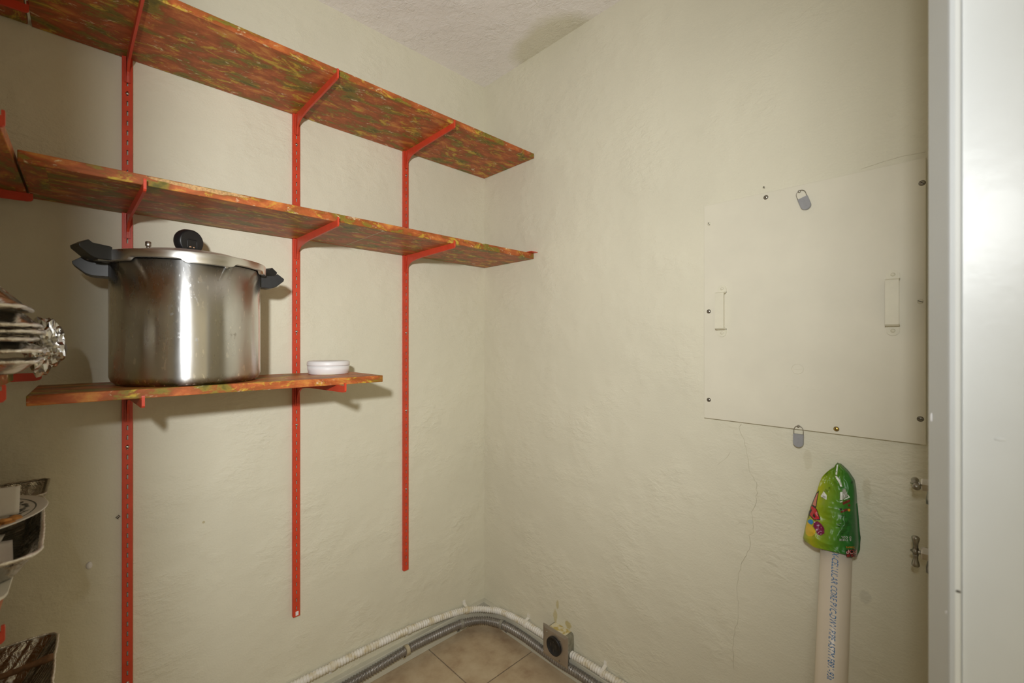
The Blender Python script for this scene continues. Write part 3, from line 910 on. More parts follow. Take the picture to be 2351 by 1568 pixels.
def pull(y, label):
    root = bpy.data.objects.new('pull_handle', None); COL.objects.link(root)
    root.empty_display_size = 0.03
    mb = MB()
    w = 0.0118
    zc = 1.3405
    # bridge with chamfered edges
    P = [(-0.0125, 0.054), (-0.0305, 0.0525), (-0.0345, 0.049), (-0.0345, -0.049), (-0.0305, -0.0525), (-0.0125, -0.054), (-0.0125, -0.0505), (-0.0290, -0.0475), (-0.0290, 0.0475), (-0.0125, 0.0505)]
    mb.prism(P, -w, w, lambda p, q, t: (p, y + t, zc + q))
    for s in (-1, 1):      # rounded feet
        out = [(-w, 0.050), (w, 0.050), (w, 0.062)] + [(w * math.cos(a), 0.062 + w * math.sin(a)) for a in [PI * k / 8 for k in range(1, 8)]] + [(-w, 0.062)]
        mb.prism(out, -0.0124, -0.0150, lambda p, q, t: (t, y + p, zc + s * q))
        mb.lathe([(0.0042, 0), (0.0036, 0.0012), (0, 0.0014)], (-0.0150, y, zc + s * 0.0630), (-1, 0, 0), 12)
    o = mb.build('pull_handle', M['painted_metal'], ap, off)
    bpy.data.objects.remove(root)
    return o
pull(-1.058, ''); pull(-1.4275, '')
# faint embossed maker's ring and letters under the paint
mb = MB().tube([(-0.0124, -1.243 + 0.0125 * math.cos(a), 1.1837 + 0.0125 * math.sin(a)) for a in [2 * PI * i / 36 for i in range(36)]], 0.0009, 6, closed=True)
mb.build('embossed_ring', M['panel'], ap, off)
mb = MB().box((-0.0131, -1.2520, 1.1826), (-0.0120, -1.234, 1.1846), 0.0003)
for k in range(7):
    yy = -1.215 - 0.0115 * k
    mb.box((-0.0130, yy - 0.0065, 1.1380 - 0.0012 * k), (-0.0120, yy - 0.0022, 1.1425 - 0.0012 * k), 0.0003)
mb.build('embossed_lettering', M['panel'], ap, off)['kind'] = 'stuff'

# ------------------------------------------------------------------ grey seal tags hung on the panel
def seal(y, z, tilt, label, x=-0.0175):
    root = thing('seal_tag', (x, y, z), label, 'tag', 'grey seal tags on the panel')
    root.rotation_euler = (math.radians(tilt), 0, 0)
    w, t = 0.0112, 0.0032
    out = [(-w, 0.0), (w, 0.0), (w, -0.022)] + [(w * math.cos(a), -0.022 - w * math.sin(a)) for a in [PI * k / 10 for k in range(1, 10)]] + [(-w, -0.022)]
    bm = bmesh.new()
    va = [bm.verts.new((-t, p, q)) for p, q in out]; vb = [bm.verts.new((t, p, q)) for p, q in out]
    bm.faces.new(va); bm.faces.new(list(reversed(vb)))
    for i in range(len(out)):
        bm.faces.new((va[i], vb[i], vb[(i + 1) % len(out)], va[(i + 1) % len(out)]))
    bmesh.ops.recalc_face_normals(bm, faces=bm.faces[:])
    bmesh.ops.bevel(bm, geom=va + [e for e in bm.edges if abs(e.verts[0].co.x + t) < 1e-6 and abs(e.verts[1].co.x + t) < 1e-6], offset=0.001, segments=2, affect='EDGES')
    MB().bm(bm).build('tag_body', M['grey_plastic'], root)
    mb = MB()
    for k in range(6):
        mb.box((-t - 0.0004, -0.0026, -0.0065 - k * 0.0036), (-t + 0.0002, 0.0026, -0.0050 - k * 0.0036), 0.0002)
    mb.build('embossing', M['grey_plastic'], root)
    pts = [(0, -w + 0.001, -0.001), (0, -w + 0.0008, 0.009)] + [(0, -(w - 0.001) * math.cos(a), 0.010 + 0.0105 * math.sin(a)) for a in [PI * k / 12 for k in range(1, 12)]] + [(0, w - 0.0008, 0.009), (0, w - 0.001, -0.001)]
    MB().tube(pts, 0.00075, 6).build('wire_loop', M['dark_steel'], root)
    MB().lathe([(0, -0.002), (0.0036, 0), (0.0030, 0.003), (0, 0.0034)], (0.003, 0.001, 0.0195), (-1, 0, 0), 12).build('hook_screw', M['steel'], root)
    return root
seal(-1.2548, 1.6155, -19, 'grey plastic seal tag tilted, hanging near the top edge of the panel')
seal(-1.2462, 1.0190, 1, 'grey plastic seal tag hanging straight over the bottom edge of the panel')

# ------------------------------------------------------------------ PVC pipe and candy bag
PZ1, PR = 0.86, 0.0302
def pipe_c(z):
    k = (PZ1 - z)
    return Vector((-0.0315 - 0.228 * k, -1.3298 - 0.004 * k, z))
a0, a1 = pipe_c(PR * 0.25), pipe_c(PZ1)
pdir = (a1 - a0).normalized()
pp = thing('pvc_pipe', tuple(pipe_c(0.005)), 'ivory plastic drain pipe with blue lettering, leaning on the right wall', 'pipe')
off = tuple(pp.location)
mb = MB()
mb.lathe([(PR - 0.004, 0), (PR, 0), (PR, (a1 - a0).length), (PR - 0.004, (a1 - a0).length), (PR - 0.004, 0.02)], a0, pdir, 48)
mb.build('tube', M['pipe'], pp, off)
# lettering wrapped on the pipe; runs downwards, tops to the right
to_cam = Vector((-1.314 + 0.10, -1.546 + 1.33, 0)).normalized()
u1 = (to_cam - pdir * to_cam.dot(pdir)).normalized()
u2 = pdir.cross(u1)
def pipe_pt(s_down, t_right, z_start=0.757, lift=0.0004):
    c0 = pipe_c(z_start) - pdir * s_down
    a = t_right / PR
    # viewer's right is -y
    r = u1 * math.cos(a) + (-u2 if u2.y > 0 else u2) * math.sin(a)
    return tuple(c0 + r * (PR + lift))
txt = text_mb('SX-CELLULAR CORE PVC-DWV PIPE ASTM F891-93a', 0.0205, lambda x, y: (x, y, 0), shear=0.25, align='LEFT')
xm = max(v[0] for v in txt.v)
ln = 0.272
txt.v = [pipe_pt(v[0] / xm * ln - 0.014, (v[1] + 0.0012) * 0.85 - 0.0035 ) for v in txt.v]
txt.build('lettering', M['blue_ink'], pp, off, fix=False)

# bag: design units -> metres on the wall plane, front bulges towards the room
def bgy(a): return -1.262 - (a / 6.82 - 10.0) * 0.000854
def bgz(a, b_): return 1.2535 - (b_ / 6.82 + 275.0) * 0.000988 * (1.0885 - (a / 6.82 - 10.0) * 0.000616)
Ledge = [(590, 48), (555, 110), (480, 150), (420, 195), (370, 250), (330, 345), (290, 470), (240, 590), (190, 700), (150, 830), (125, 930), (105, 1010), (88, 1100), (66, 1205), (95, 1255), (250, 1350)]
Redge = [(650, 60), (690, 95), (735, 140), (775, 185), (815, 250), (858, 320), (878, 450), (886, 590), (890, 700), (898, 850), (905, 960), (910, 1050), (916, 1180), (924, 1300), (912, 1410), (905, 1500)]
def lerp_rows(E, t):
    x = t * (len(E) - 1); i = min(int(x), len(E) - 2); k = x - i
    return (E[i][0] + (E[i + 1][0] - E[i][0]) * k, E[i][1] + (E[i + 1][1] - E[i][1]) * k)
# rows follow corresponding points on both edges
def bag_front(a, b_):
    """distance of the bag's skin from the wall at design point (a, b)"""
    y, z = bgy(a), bgz(a, b_)
    t = max(0, min(1, (b_ - 50) / 1400))
    # left and right edge at this height
    def edge(E):
        for (x0, y0), (x1, y1) in zip(E, E[1:]):
            if y0 <= b_ <= y1: return x0 + (x1 - x0) * (b_ - y0) / max(1e-6, y1 - y0)
        return E[-1][0] if b_ > E[-1][1] else E[0][0]
    l, r = edge(Ledge), edge(Redge)
    if b_ > 1205: l = 66 + (b_ - 1205) * 0.9
    s = max(-1, min(1, (a - (l + r) / 2) / max(10, (r - l) / 2)))
    pc = pipe_c(z) if z < PZ1 else pipe_c(PZ1)
    depth_mid = (-pc.x + PR + 0.010) if z < 0.86 else (0.071 - 0.055 * max(0, (z - 0.86) / 0.105) ** 0.8)
    prof = (1 - abs(s) ** 2.2) ** 0.55 if abs(s) < 1 else 0
    edge_d = (0.018 + 0.016 * t) * (0.5 + 0.5 * s) + (0.030 + 0.040 * t) * (0.5 - 0.5 * s)
    d = edge_d + (depth_mid - edge_d) * prof
    p = Vector((y * 30, z * 22, 0.3))
    fade = min(1, 2.5 * (1 - abs(s)))
    d += fade * (0.0075 * noise.noise(p * 1.1) - 0.0080 * abs(noise.noise(p * 1.7 + Vector((4, 0, 0)))) - 0.0050 * abs(noise.noise(p * 3.6 + Vector((0, 9, 0)))) + 0.004)
    # fold running down from the seam
    q = (a - 590 - (b_ - 200) * 0.13)
    if 150 < b_ < 620: d += fade * 0.0045 * math.exp(-(q / 38) ** 2)
    return d
def bpos(a, b_, d):
    return (-d, bgy(a) - (d - 0.04) * 0.18, bgz(a, b_) + (d - 0.04) * (1.2535 - bgz(a, b_)) / 1.27)
bag = thing('candy_bag', (0, -1.31, 0.745), 'crumpled green candy bag pulled upside down over the pipe end', 'bag')
off = tuple(bag.location)
nr, ncol = 80, 48
mb = MB(); v = []; f = []
for i in range(nr):
    t = i / (nr - 1)
    la, lb = lerp_rows(Ledge, t); ra, rb = lerp_rows(Redge, t)
    for j in range(ncol):
        s = j / (ncol - 1)
        # sag of the rows between the two edges
        a = la + (ra - la) * s
        b_ = lb + (rb - lb) * s
        v.append(bpos(a, b_, bag_front(a, b_)))
for i in range(nr - 1):
    for j in range(ncol - 1):
        f.append((i * ncol + j, i * ncol + j + 1, (i + 1) * ncol + j + 1, (i + 1) * ncol + j))
nf = len(v)
for i in range(nr):      # flat back sheet near the wall
    for j in range(ncol):
        x, y, z = v[i * ncol + j]
        s = j / (ncol - 1) * 2 - 1
        v.append((min(-0.0015, -0.0015 + 0.0 * s) if z > 0.865 else max(x, -0.0012), y, z))
for i in range(nr - 1):
    for j in range(ncol - 1):
        f.append((nf + i * ncol + j, nf + (i + 1) * ncol + j, nf + (i + 1) * ncol + j + 1, nf + i * ncol + j + 1))
for i in range(nr - 1):
    for j in (0, ncol - 1):
        f.append((i * ncol + j, (i + 1) * ncol + j, nf + (i + 1) * ncol + j, nf + i * ncol + j))
for j in range(ncol - 1):
    f.append((j, j + 1, nf + j + 1, nf + j))
mb.add(v, f, True)
m, nt, b = new_mat('green_printed_film')
b.inputs['Roughness'].default_value = 0.36
b.inputs['Specular IOR Level'].default_value = 0.45
mp = coords(nt)
sep = N(nt, 'ShaderNodeSeparateXYZ'); L(nt, mp, 'Vector', sep, 'Vector')
# printed gradient: lime and yellow on the left panel, deep green on the right
n1 = noise_tex(nt, mp, 14, 2)
ma = N(nt, 'ShaderNodeMath', operation='MULTIPLY_ADD'); L(nt, n1, 'Fac', ma, 0); ma.inputs[1].default_value = 0.022; L(nt, sep, 'Y', ma, 2)
mr = N(nt, 'ShaderNodeMapRange'); mr.inputs['From Min'].default_value = 0.060; mr.inputs['From Max'].default_value = -0.050
L(nt, ma, 'Value', mr, 'Value')
r = ramp(nt, mr, 'Result', [(0.08, (0.28, 0.36, 0.014)), (0.24, (0.44, 0.43, 0.008)), (0.40, (0.24, 0.34, 0.010)), (0.62, (0.10, 0.25, 0.012)), (0.76, (0.035, 0.18, 0.018)), (0.95, (0.010, 0.14, 0.03))])
nt.links.new(r.outputs['Color'], b.inputs['Base Color'])
bump(nt, b, noise_tex(nt, coords(nt, (1, 1, 0.6)), 38, 3, 0.5, 0.6), 'Fac', 0.16, 0.004)
M['film'] = m
mb.build('film', m, bag, off)
def inkm(name, col): 
    return simple(name, col, 0.3)
INK = {'red': inkm('ink_red', (0.52, 0.022, 0.03)), 'dark': inkm('ink_black', (0.012, 0.016, 0.012)), 'white': inkm('ink_white', (0.78, 0.80, 0.74)), 'purple': inkm('ink_purple', (0.19, 0.008, 0.06)),
       'yellow': inkm('ink_yellow', (0.66, 0.44, 0.02)), 'blue': inkm('ink_blue', (0.01, 0.22, 0.52)), 'orange': inkm('ink_orange', (0.72, 0.30, 0.02)), 'maroon': inkm('ink_maroon', (0.16, 0.02, 0.012)), 'silver': inkm('ink_grey', (0.34, 0.35, 0.29)), 'pink': inkm('ink_pink', (0.60, 0.20, 0.14)), 'deepgreen': inkm('ink_deep_green', (0.03, 0.16, 0.015))}
def bpt(a, b_, lift): return bpos(a, b_, bag_front(a, b_) + lift)
def bag_print(name, poly, ink, lift=0.0006, label=None):
    """print on the film: polygon in design units, finely cut so that it follows the skin"""
    bm = bmesh.new()
    vs = [bm.verts.new((p, q, 0)) for p, q in poly]
    bm.faces.new(vs)
    bmesh.ops.triangulate(bm, faces=bm.faces[:])
    for _ in range(4):
        es = [e for e in bm.edges if e.calc_length() > 22]
        if not es: break
        bmesh.ops.subdivide_edges(bm, edges=es, cuts=1)
        bmesh.ops.triangulate(bm, faces=bm.faces[:])
    mb = MB()
    bm.verts.index_update()
    mb.add([bpt(w.co.x, w.co.y, lift) for w in bm.verts], [[w.index for w in f.verts] for f in bm.faces], True)
    bm.free()
    o = mb.build(name, INK[ink], bag, off, fix=False)
    if label: o['label'] = label
    return o
def bag_text(s, size, a, b_, ang, ink, lift=0.0012, shear=0.0, spacing=1.0, sx_=1.0, name='print'):
    ca, sa = math.cos(math.radians(ang)), math.sin(math.radians(ang))
    def cv(x, y):
        y = -y; x *= sx_
        return (a + x * ca - y * sa, b_ + x * sa + y * ca, 0)
    t = text_mb(s, size, cv, shear=shear, spacing=spacing)
    t.v = [bpt(p[0], p[1], lift) for p in t.v]
    return t.build(name, INK[ink], bag, off, fix=False)
def ell(cx_, cy_, rx, ry, rot, n=20):
    c, s = math.cos(math.radians(rot)), math.sin(math.radians(rot))
    return [(cx_ + rx * math.cos(t) * c - ry * math.sin(t) * s, cy_ + rx * math.cos(t) * s + ry * math.sin(t) * c) for t in [2 * PI * k / n for k in range(n)]]
# large outlined letters down the left flank
bag_print('print', [(300, 480), (325, 455), (300, 600), (285, 725), (268, 735), (205, 690), (235, 600), (280, 500)], 'dark', 0.0005)
bag_print('print', [(296, 500), (308, 500), (288, 610), (274, 712), (222, 680), (248, 605)], 'pink', 0.0009)
bag_print('print', [(205, 690), (290, 745), (352, 905), (345, 925), (250, 930), (170, 850), (165, 890), (155, 895), (160, 790), (190, 755), (188, 715)], 'dark', 0.0005)
bag_print('print', [(212, 700), (282, 752), (338, 908), (255, 915), (176, 838), (214, 775), (196, 722)], 'red', 0.0009)
bag_print('print', [(243, 812), (275, 875), (262, 890), (228, 862)], 'dark', 0.0013)
# printed sweets
bag_print('print', [(255, 950), (310, 940), (368, 985), (412, 1060), (415, 1130), (360, 1165), (305, 1150), (275, 1080), (235, 1020)], 'purple', 0.0006)
bag_print('print', [(145, 930), (190, 908), (235, 930), (240, 965), (215, 995), (180, 985), (148, 955)], 'blue', 0.0010)
bag_print('print', [(140, 955), (205, 1000), (278, 1100), (262, 1150), (215, 1180), (160, 1178), (118, 1140), (108, 1070), (122, 1000)], 'yellow', 0.0012)
# weight diamond and tally marks
bag_print('print', [(400, 470), (450, 535), (445, 607), (352, 550)], 'white', 0.0008)
bag_text('OZ', 46, 408, 562, 190, 'dark', 0.0012)
bag_text('///', 70, 445, 460, 200, 'dark', 0.0008)
bag_text('G', 40, 487, 420, 200, 'dark', 0.0008)
bag_text('//', 62, 455, 198, 200, 'dark', 0.0008)
# back seam stripe and bar
bag_print('print', [(606, 55), (628, 55), (610, 215), (583, 205)], 'white', 0.0008, 'white seam stripe')
bag_print('print', [(575, 232), (605, 230), (655, 300), (690, 405), (660, 400), (640, 345)], 'white', 0.0008)
bag_print('print', [(652, 485), (690, 480), (688, 640), (650, 645)], 'white', 0.0010)
bag_print('print', [(690, 440), (735, 430), (775, 545), (690, 600)], 'silver', 0.0009)
bag_print('print', [(770, 520), (805, 565), (705, 610), (715, 592), (778, 562)], 'white', 0.0013)
bag_print('print', [(640, 395), (720, 405), (692, 450), (650, 420)], 'deepgreen', 0.0013)
# colour panels and small print (the bag hangs upside down)
bag_print('print', [(692, 640), (800, 595), (808, 632), (695, 685)], 'maroon', 0.0009)
bag_print('print', ell(788, 690, 22, 20, 0), 'maroon', 0.0009)
bag_print('print', ell(785, 765, 20, 22, 0), 'orange', 0.0009)
bag_print('print', [(642, 738), (680, 735), (680, 762), (642, 768)], 'dark', 0.0009)
bag_print('print', [(655, 790), (725, 745), (765, 740), (760, 775), (665, 810)], 'maroon', 0.0009)
for k, (xx, yy, w_) in enumerate([(700, 850, 'lollies'), (690, 878, 'and sours'), (730, 940, 'for more'), (715, 968, 'sweet sour'), (700, 998, 'chewy fun flavor'), (690, 1028, 'in every bag'), (710, 1078, 'see panel'), (720, 1108, 'for details'), (705, 1140, 'best before')]):
    bag_text(w_, 30, xx, yy, 180 + 4, 'dark', 0.0009)
bag_text('D COL', 52, 740, 1192, 181, 'dark', 0.0008, spacing=1.05)
bag_text('D COL', 47, 742, 1190, 181, 'white', 0.0013, spacing=1.1)
bag_text('& THESE', 50, 725, 1232, 181, 'dark', 0.0008, spacing=1.05)
bag_text('& THESE', 45, 727, 1230, 181, 'white', 0.0013, spacing=1.1)
bag_text('Sours', 62, 800, 1352, 181, 'dark', 0.0007)
bag_text('Sours', 57, 802, 1350, 181, 'orange', 0.0012)
bag_print('print', [(745, 1385), (900, 1375), (912, 1500), (745, 1495), (728, 1430)], 'dark', 0.0006)
bag_text('POP', 92, 820, 1412, 181, 'white', 0.0010)
bag_text('POP', 84, 822, 1410, 181, 'red', 0.0015)
bag_text('SOUR', 66, 825, 1472, 181, 'red', 0.0012)
bag_text('8', 60, 838, 330, 200, 'dark', 0.0008)

# ------------------------------------------------------------------ laundry valves beside the door jamb
def valve(z, arms_up, label):
    root = thing('water_valve', (-0.10, YF, z), label, 'valve', 'water valves by the door')
    ax = (0, 1, 0)
    b0 = 0.0
    MB().lathe([(0.016, 0), (0.016, 0.003), (0.0095, 0.005), (0.0095, 0.0275)], (0, 0, 0), ax, 20).build('valve_body', M['dark_steel'], root)
    MB().lathe([(0.0122, 0.0275), (0.0135, 0.0295), (0.0135, 0.0390), (0.0115, 0.0415)], (0, 0, 0), ax, 6, smooth=False).build('hex_nut', M['steel'], root)
    MB().lathe([(0.0042, 0.0405), (0.0042, 0.048)], (0, 0, 0), ax, 14).build('stem', M['steel'], root)
    mb = MB()
    # hub and two flared arms
    mb.lathe([(0.0042, 0.0455), (0.0075, 0.0475), (0.0082, 0.0500), (0.0070, 0.0525), (0.0035, 0.0545), (0.0015, 0.0575), (0, 0.0580)], (0, 0, 0), ax, 18)
    ad = Vector((0, 0.0, 1)) if arms_up else Vector((1, 0.10, 0)).normalized()
    for s in (-1, 1):
        mb.lathe([(0.0050, 0.004), (0.0040, 0.010), (0.0042, 0.016), (0.0062, 0.024), (0.0066, 0.028), (0.0050, 0.0305), (0, 0.0312)], (0, 0.0495, 0), tuple(ad * s), 16)
    mb.build('lever', M['dark_steel'], root)
    # outlet spout below
    MB().tube([(0, 0.020, -0.004), (0, 0.024, -0.014), (0, 0.026, -0.026), (0, 0.026, -0.036)], 0.0085, 14).build('spout', M['dark_steel'], root)
    return root
valve(0.9645, False, 'upper tarnished water valve beside the door jamb, lever end-on')
valve(0.8265, True, 'lower tarnished water valve beside the door jamb, lever upright')

# ------------------------------------------------------------------ small things on the walls
solo('wall_plug', MB().ball((-1.31, -0.001, 0.6867), 0.0085, 2, (0.75, 0.5, 1.15)), M['white_plastic'], (-1.31, 0, 0.6867), 'small oval white plug on the back wall, lower left', 'wall plug')
hk = MB().tube([(-1.2565, -0.002, 0.7925), (-1.2520, -0.004, 0.7960), (-1.2545, -0.005, 0.8000), (-1.2600, -0.004, 0.7950), (-1.2555, -0.006, 0.7905)], 0.0009, 6)
hk.box((-1.2566, -0.003, 0.7915), (-1.2554, 0, 0.7935))
solo('wire_hook', hk, M['dark_mark'], (-1.2557, 0, 0.7975), 'tiny black bent wire hook on the back wall left of a standard', 'hook')
solo('nail', MB().lathe([(0.001, 0), (0.001, 0.006), (0.0022, 0.006), (0.0018, 0.007), (0, 0.007)], (0, -1.1631, 1.6667), (-1, 0, 0.25), 10), M['dark_steel'], (0, -1.1631, 1.6667), 'tiny nail in the right wall just above the panel', 'nail')

# ------------------------------------------------------------------ things on the left side shelves
def rrect(x0, x1, y0, y1, r, z, n=7):
    pts = []
    for cx_, cy_, a0 in ((x1 - r, y1 - r, 0), (x0 + r, y1 - r, 90), (x0 + r, y0 + r, 180), (x1 - r, y0 + r, 270)):
        for k in range(n):
            a = math.radians(a0 + 90 * k / (n - 1))
            pts.append((cx_ + r * math.cos(a), cy_ + r * math.sin(a), z))
    return pts
def densify(p, step):
    out = []
    for a, b_ in zip(p, p[1:] + p[:1]):
        a, b_ = Vector(a), Vector(b_)
        k = max(1, int((b_ - a).length / step))
        out += [a + (b_ - a) * (i / k) for i in range(k)]
    return out
def foil_pan(root, off, x0, x1, y0, y1, zrim, depth, taper, rr, mat, rimmat, seed, crink=0.0025, wav=0.003, r=0.03):
    """depth > 0: pan hangs below the rim; depth < 0: pan upside down, base above the rim"""
    rim = densify(rrect(x0, x1, y0, y1, r, zrim), 0.006)
    rnd = Vector((seed * 3.1, seed * 1.7, seed))
    rim = [p + Vector((0, 0, wav * noise.noise(p * 14 + rnd))) + Vector((wav * 0.7 * noise.noise(p * 20 + rnd), 0, 0)) for p in rim]
    cx_, cy_ = (x0 + x1) / 2, (y0 + y1) / 2
    levels = 7
    v, f = [], []
    n = len(rim)
    for k in range(levels):
        t = k / (levels - 1)
        for i, p in enumerate(rim):
            d = Vector((p.x - cx_, p.y - cy_, 0))
            sh = taper * t
            dx = math.copysign(min(abs(d.x), sh), d.x); dy = math.copysign(min(abs(d.y), sh), d.y)
            rib_ = crink * math.sin(i * 2.1) * (1 if 0 < k < levels - 1 else 0.3) + crink * noise.noise(p * 30 + rnd + Vector((0, 0, t * 3)))
            v.append((p.x - dx * 1.0 + rib_, p.y - dy + rib_ * 0.6, p.z - depth * t))
    for k in range(levels - 1):
        for i in range(n):
            j = (i + 1) % n
            f.append((k * n + i, k * n + j, (k + 1) * n + j, (k + 1) * n + i))
    v.append((cx_, cy_, zrim - depth + 0.0005))
    for i in range(n):
        f.append(((levels - 1) * n + i, (levels - 1) * n + (i + 1) % n, len(v) - 1))
    MB().add(v, f, True).build('pan_wall', mat, root, off)
    MB().tube(rim, lambda i, a: rr * (1 + 0.22 * math.sin(i * 1.9 + seed)), 8, closed=True).build('rolled_rim', rimmat, root, off)

RZ = [(1.306, -1.383), (1.279, -1.372), (1.268, -1.369), (1.258, -1.376), (1.240, -1.367), (1.223, -1.372)]
LB = ['topmost upside-down foil pan of the stack at the left edge', 'second foil pan from the top of the stack at the left edge', 'third foil pan from the top of the left edge stack',
      'fourth foil pan from the top of the left edge stack', 'second lowest foil pan of the stack at the left edge', 'lowest foil pan of the left edge stack, resting on the shelf']
for k, (z, x1) in enumerate(RZ):
    root = thing('foil_pan', (-1.51, -0.43, z), LB[k], 'foil pan', 'foil pans stacked at the left edge')
    dep = -0.052 if k == 0 else -(RZ[k - 1][0] - z - 0.0055) if k < 5 else 0.0185
    foil_pan(root, tuple(root.location), -1.66, x1, -0.585 + 0.004 * (k % 3), -0.405, z, dep, 0.048 if k == 0 else 0.02, 0.0032, M['foil'], M['foil_rim'], k + 1, 0.0016, 0.0022, 0.022)
def crumple(c):
    p = Vector(c)
    return 1 + 0.36 * noise.noise(p * 1.5 + Vector((3, 1, 7))) - 0.40 * (abs(noise.noise(p * 2.1)) - 0.2) - 0.16 * (abs(noise.noise(p * 4.6 + Vector((2, 8, 1)))) - 0.2) + 0.015 * (random.random() - 0.5)
solo('crumpled_foil', MB().ball((-1.370, -0.352, 1.247), 0.049, 4, (0.56, 0.95, 0.98), False, crumple), M['foil_crumpled'], (-1.372, -0.345, 1.2), 'crumpled ball of shiny foil at the right end of the pan stack', 'foil')

# tray with papers, oval-rimmed plate, biscuits, wax paper, white container
root = thing('foam_container', (-1.53, -0.39, 0.852), 'white tapered foam container under the foil tray', 'container')
off = tuple(root.location)
mb = MB()
lo = rrect(-1.63, -1.450, -0.56, -0.24, 0.02, 0.8522, 5); hi = rrect(-1.65, -1.400, -0.60, -0.20, 0.025, 0.886, 5)
n = len(lo)
mb.add(lo + hi, [tuple(range(n - 1, -1, -1)), tuple(range(n, 2 * n))] + [(i, (i + 1) % n, n + (i + 1) % n, n + i) for i in range(n)])
mb.build('tub', M['white_foam'], root, off)
mb = MB()
lo = rrect(-1.653, -1.397, -0.603, -0.197, 0.026, 0.8862, 5); hi = rrect(-1.653, -1.397, -0.603, -0.197, 0.026, 0.8905, 5)
mb.add(lo + hi, [tuple(range(n - 1, -1, -1)), tuple(range(n, 2 * n))] + [(i, (i + 1) % n, n + (i + 1) % n, n + i) for i in range(n)])
mb.build('lip', M['white_foam'], root, off)

tray = thing('foil_tray', (-1.50, -0.38, 0.891), 'deep foil roasting tray with ribbed side under the patterned plate', 'foil tray', rotz=0.042)
foil_pan(tray, tuple(tray.location), -1.66, -1.3725, -0.575, -0.195, 0.9300, 0.0385, 0.026, 0.0030, M['foil_shaded'], M['foil_rim'], 11, 0.0022, 0.0022, 0.035)
def sheet(name, pts, mat, label, cat, amp=0.004, nx=14, ny=10, thick=0.0006, crease=18):
    """curled sheet of paper between four corners, given real thickness"""
    a, b_, c, d = [Vector(p) for p in pts]
    nrm = (b_ - a).cross(d - a).normalized()
    v, f = [], []
    for layer in (0, 1):
        for i in range(nx + 1):
            for j in range(ny + 1):
                s, t = i / nx, j / ny
                p = (a * (1 - s) + b_ * s) * (1 - t) + (d * (1 - s) + c * s) * t
                p = p + nrm * (amp * noise.noise(p * crease) + amp * 0.6 * math.sin(s * 3 + t * 2)) + nrm * (thick * layer)
                v.append(p)
    m_ = (nx + 1) * (ny + 1)
    for layer in (0, 1):
        for i in range(nx):
            for j in range(ny):
                q = layer * m_ + i * (ny + 1) + j
                f.append((q, q + ny + 1, q + ny + 2, q + 1))
    bd = [i * (ny + 1) for i in range(nx + 1)] + [nx * (ny + 1) + j for j in range(1, ny + 1)] + [i * (ny + 1) + ny for i in range(nx - 1, -1, -1)] + [j for j in range(ny - 1, 0, -1)]
    for k in range(len(bd)):
        p, q = bd[k], bd[(k + 1) % len(bd)]
        f.append((p, q, q + m_, p + m_))
    base = min((Vector(p) for p in pts), key=lambda p: p.z)
    return solo(name, MB().add(v, f, True), mat, tuple(base), label, cat)
sheet('crumpled_paper', [(-1.46, -0.545, 0.900), (-1.395, -0.530, 0.902), (-1.405, -0.42, 0.920), (-1.47, -0.44, 0.926)], M['white_paper'], 'crumpled white paper lying in the foil tray, nearest the front rim', 'paper', 0.006)
sheet('crumpled_paper', [(-1.50, -0.50, 0.897), (-1.43, -0.50, 0.899), (-1.415, -0.40, 0.925), (-1.50, -0.40, 0.922)], M['white_paper'], 'folded white paper in the foil tray, standing up under the plate', 'paper', 0.005)

plate = thing('dinner_plate', (-1.512, -0.325, 0.931), 'white plate with dark blue floral band, on the foil tray', 'plate')
off = (0, 0, 0)
PRD = 0.145
MB().lathe([(0, 0.001), (0.085, 0.001), (0.095, 0.0035), (0.118, 0.0075), (PRD - 0.002, 0.0115), (PRD, 0.0130), (PRD - 0.001, 0.0142), (PRD - 0.003, 0.0142), (0.118, 0.0105), (0.094, 0.0065), (0.085, 0.0045), (0, 0.0045)], (0, 0, 0), (0, 0, 1), 96).build('plate_body', M['ceramic'], plate)
INKN = simple('navy_glaze', (0.02, 0.035, 0.06), 0.25)
def pz(r): return 0.0065 + (r - 0.094) / 0.024 * 0.004 if r < 0.118 else 0.0105 + (r - 0.118) / 0.024 * 0.0037
mb = MB()
for i in range(96):
    a, b_ = 2 * PI * i / 96, 2 * PI * (i + 1) / 96
    r0, r1 = 0.1275, 0.1295
    mb.add([(r0 * math.cos(a), r0 * math.sin(a), pz(r0) + 0.0004), (r1 * math.cos(a), r1 * math.sin(a), pz(r1) + 0.0004), (r1 * math.cos(b_), r1 * math.sin(b_), pz(r1) + 0.0004), (r0 * math.cos(b_), r0 * math.sin(b_), pz(r0) + 0.0004)], [(0, 1, 2, 3)])
mb.build('rim_line', INKN, plate, fix=False)
mb = MB()
rnd = random.Random(3)
for k in range(230):      # leaf shaped strokes of the floral band
    a = 2 * PI * k / 230 + rnd.uniform(-0.02, 0.02)
    r_ = rnd.uniform(0.099, 0.119)
    ln_, wd = rnd.uniform(0.006, 0.011), rnd.uniform(0.0022, 0.0042)
    t = rnd.uniform(0, PI)
    pts = []
    for u_, w_ in ((-1, 0), (-0.3, 1), (0.4, 0.9), (1, 0), (0.4, -0.9), (-0.3, -1)):
        dx, dy = u_ * ln_ * 0.6, w_ * wd * 0.7
        px_, py_ = dx * math.cos(t) - dy * math.sin(t), dx * math.sin(t) + dy * math.cos(t)
        X, Y = (r_ + px_) * math.cos(a) - py_ * math.sin(a), (r_ + px_) * math.sin(a) + py_ * math.cos(a)
        pts.append((X, Y, pz(math.hypot(X, Y)) + 0.0005))
    mb.add(pts, [tuple(range(6))])
o = mb.build('floral_band', INKN, plate, fix=False); o['label'] = 'dark blue floral band'; o['kind'] = 'stuff'

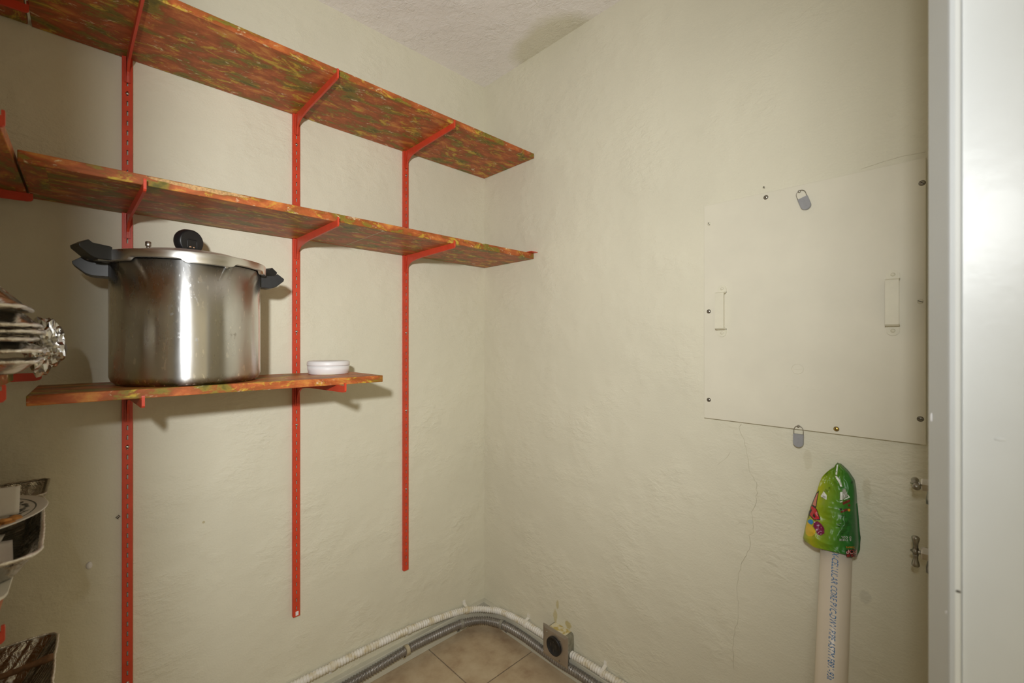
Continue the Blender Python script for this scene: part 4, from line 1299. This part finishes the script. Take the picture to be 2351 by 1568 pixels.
def biscuit_mb(c, r, tilt, seed):
    mb = MB()
    mb.lathe([(0, -0.0022), (r * 0.9, -0.0022), (r, -0.0008), (r, 0.0012), (r * 0.88, 0.0026), (r * 0.5, 0.0034), (0, 0.0036)], (0, 0, 0), (0, 0, 1), 22)
    Mx = Matrix.Translation(Vector(c)) @ Matrix.Rotation(tilt[0], 4, 'X') @ Matrix.Rotation(tilt[1], 4, 'Y')
    mb.v = [tuple(Mx @ (Vector(p) * 1.0 + Vector((0, 0, 0.0006 * noise.noise(Vector(p) * 200 + Vector((seed, 0, 0))))))) for p in mb.v]
    return mb
BP = [((-1.4040, -0.3880, 0.9440), 0.0088, (0.30, 0.20), 'small golden biscuit on the plate, rightmost and leaning'), ((-1.4090, -0.4070, 0.9425), 0.0085, (0.0, 0.1), 'small golden biscuit on the plate, nearest its rim'),
      ((-1.4190, -0.3980, 0.9425), 0.0088, (0.1, 0.0), 'small golden biscuit on the plate, left of the leaning one'), ((-1.4150, -0.4020, 0.9475), 0.0082, (-0.12, 0.1), 'small golden biscuit on top of two others'), ((-1.4270, -0.4130, 0.9420), 0.0085, (0, 0), 'small golden biscuit on the plate at the picture edge')]
for c, r_, tl, lb in BP:
    solo('biscuit', biscuit_mb(c, r_, tl, c[0] * 50), M['cookie'], c, lb, 'biscuit', 'biscuits on the plate')
sheet('wax_paper', [(-1.50, -0.33, 0.938), (-1.403, -0.345, 0.940), (-1.4035, -0.325, 0.986), (-1.50, -0.32, 0.990)], M['white_paper'], 'white wax paper standing upright on the plate', 'paper', 0.006, crease=26)

pan = thing('foil_pan', (-1.50, -0.37, 0.556), 'dark shadowed foil pan at the bottom left corner', 'foil pan')
foil_pan(pan, tuple(pan.location), -1.66, -1.360, -0.58, -0.160, 0.620, 0.064, 0.045, 0.0024, M['foil_shaded'], M['foil_rim'], 21, 0.0026, 0.003, 0.02)
stp = [Vector((-1.62, -0.315, 0.628)) + (Vector((-1.362, -0.283, 0.627)) - Vector((-1.62, -0.315, 0.628))) * (i / 30) + Vector((0, 0, 0.0022 * noise.noise(Vector((i * 0.35, 2, 0))))) + Vector((0, 0.003 * noise.noise(Vector((i * 0.3, 9, 0))), 0)) for i in range(31)]
solo('stick', MB().tube(stp, lambda i, a: 0.0056 + 0.0012 * noise.noise(Vector((i * 0.5, 0, 4))) + (0.0016 if i > 27 else 0), 10), M['stick'], (-1.49, -0.30, 0.622), 'brown twig lying across the rim of the bottom left foil pan', 'stick')
# dark pan rim seen behind the plate
bp = thing('foil_pan', (-1.47, -0.135, 0.855), 'small dark foil pan half hidden behind the patterned plate', 'foil pan')
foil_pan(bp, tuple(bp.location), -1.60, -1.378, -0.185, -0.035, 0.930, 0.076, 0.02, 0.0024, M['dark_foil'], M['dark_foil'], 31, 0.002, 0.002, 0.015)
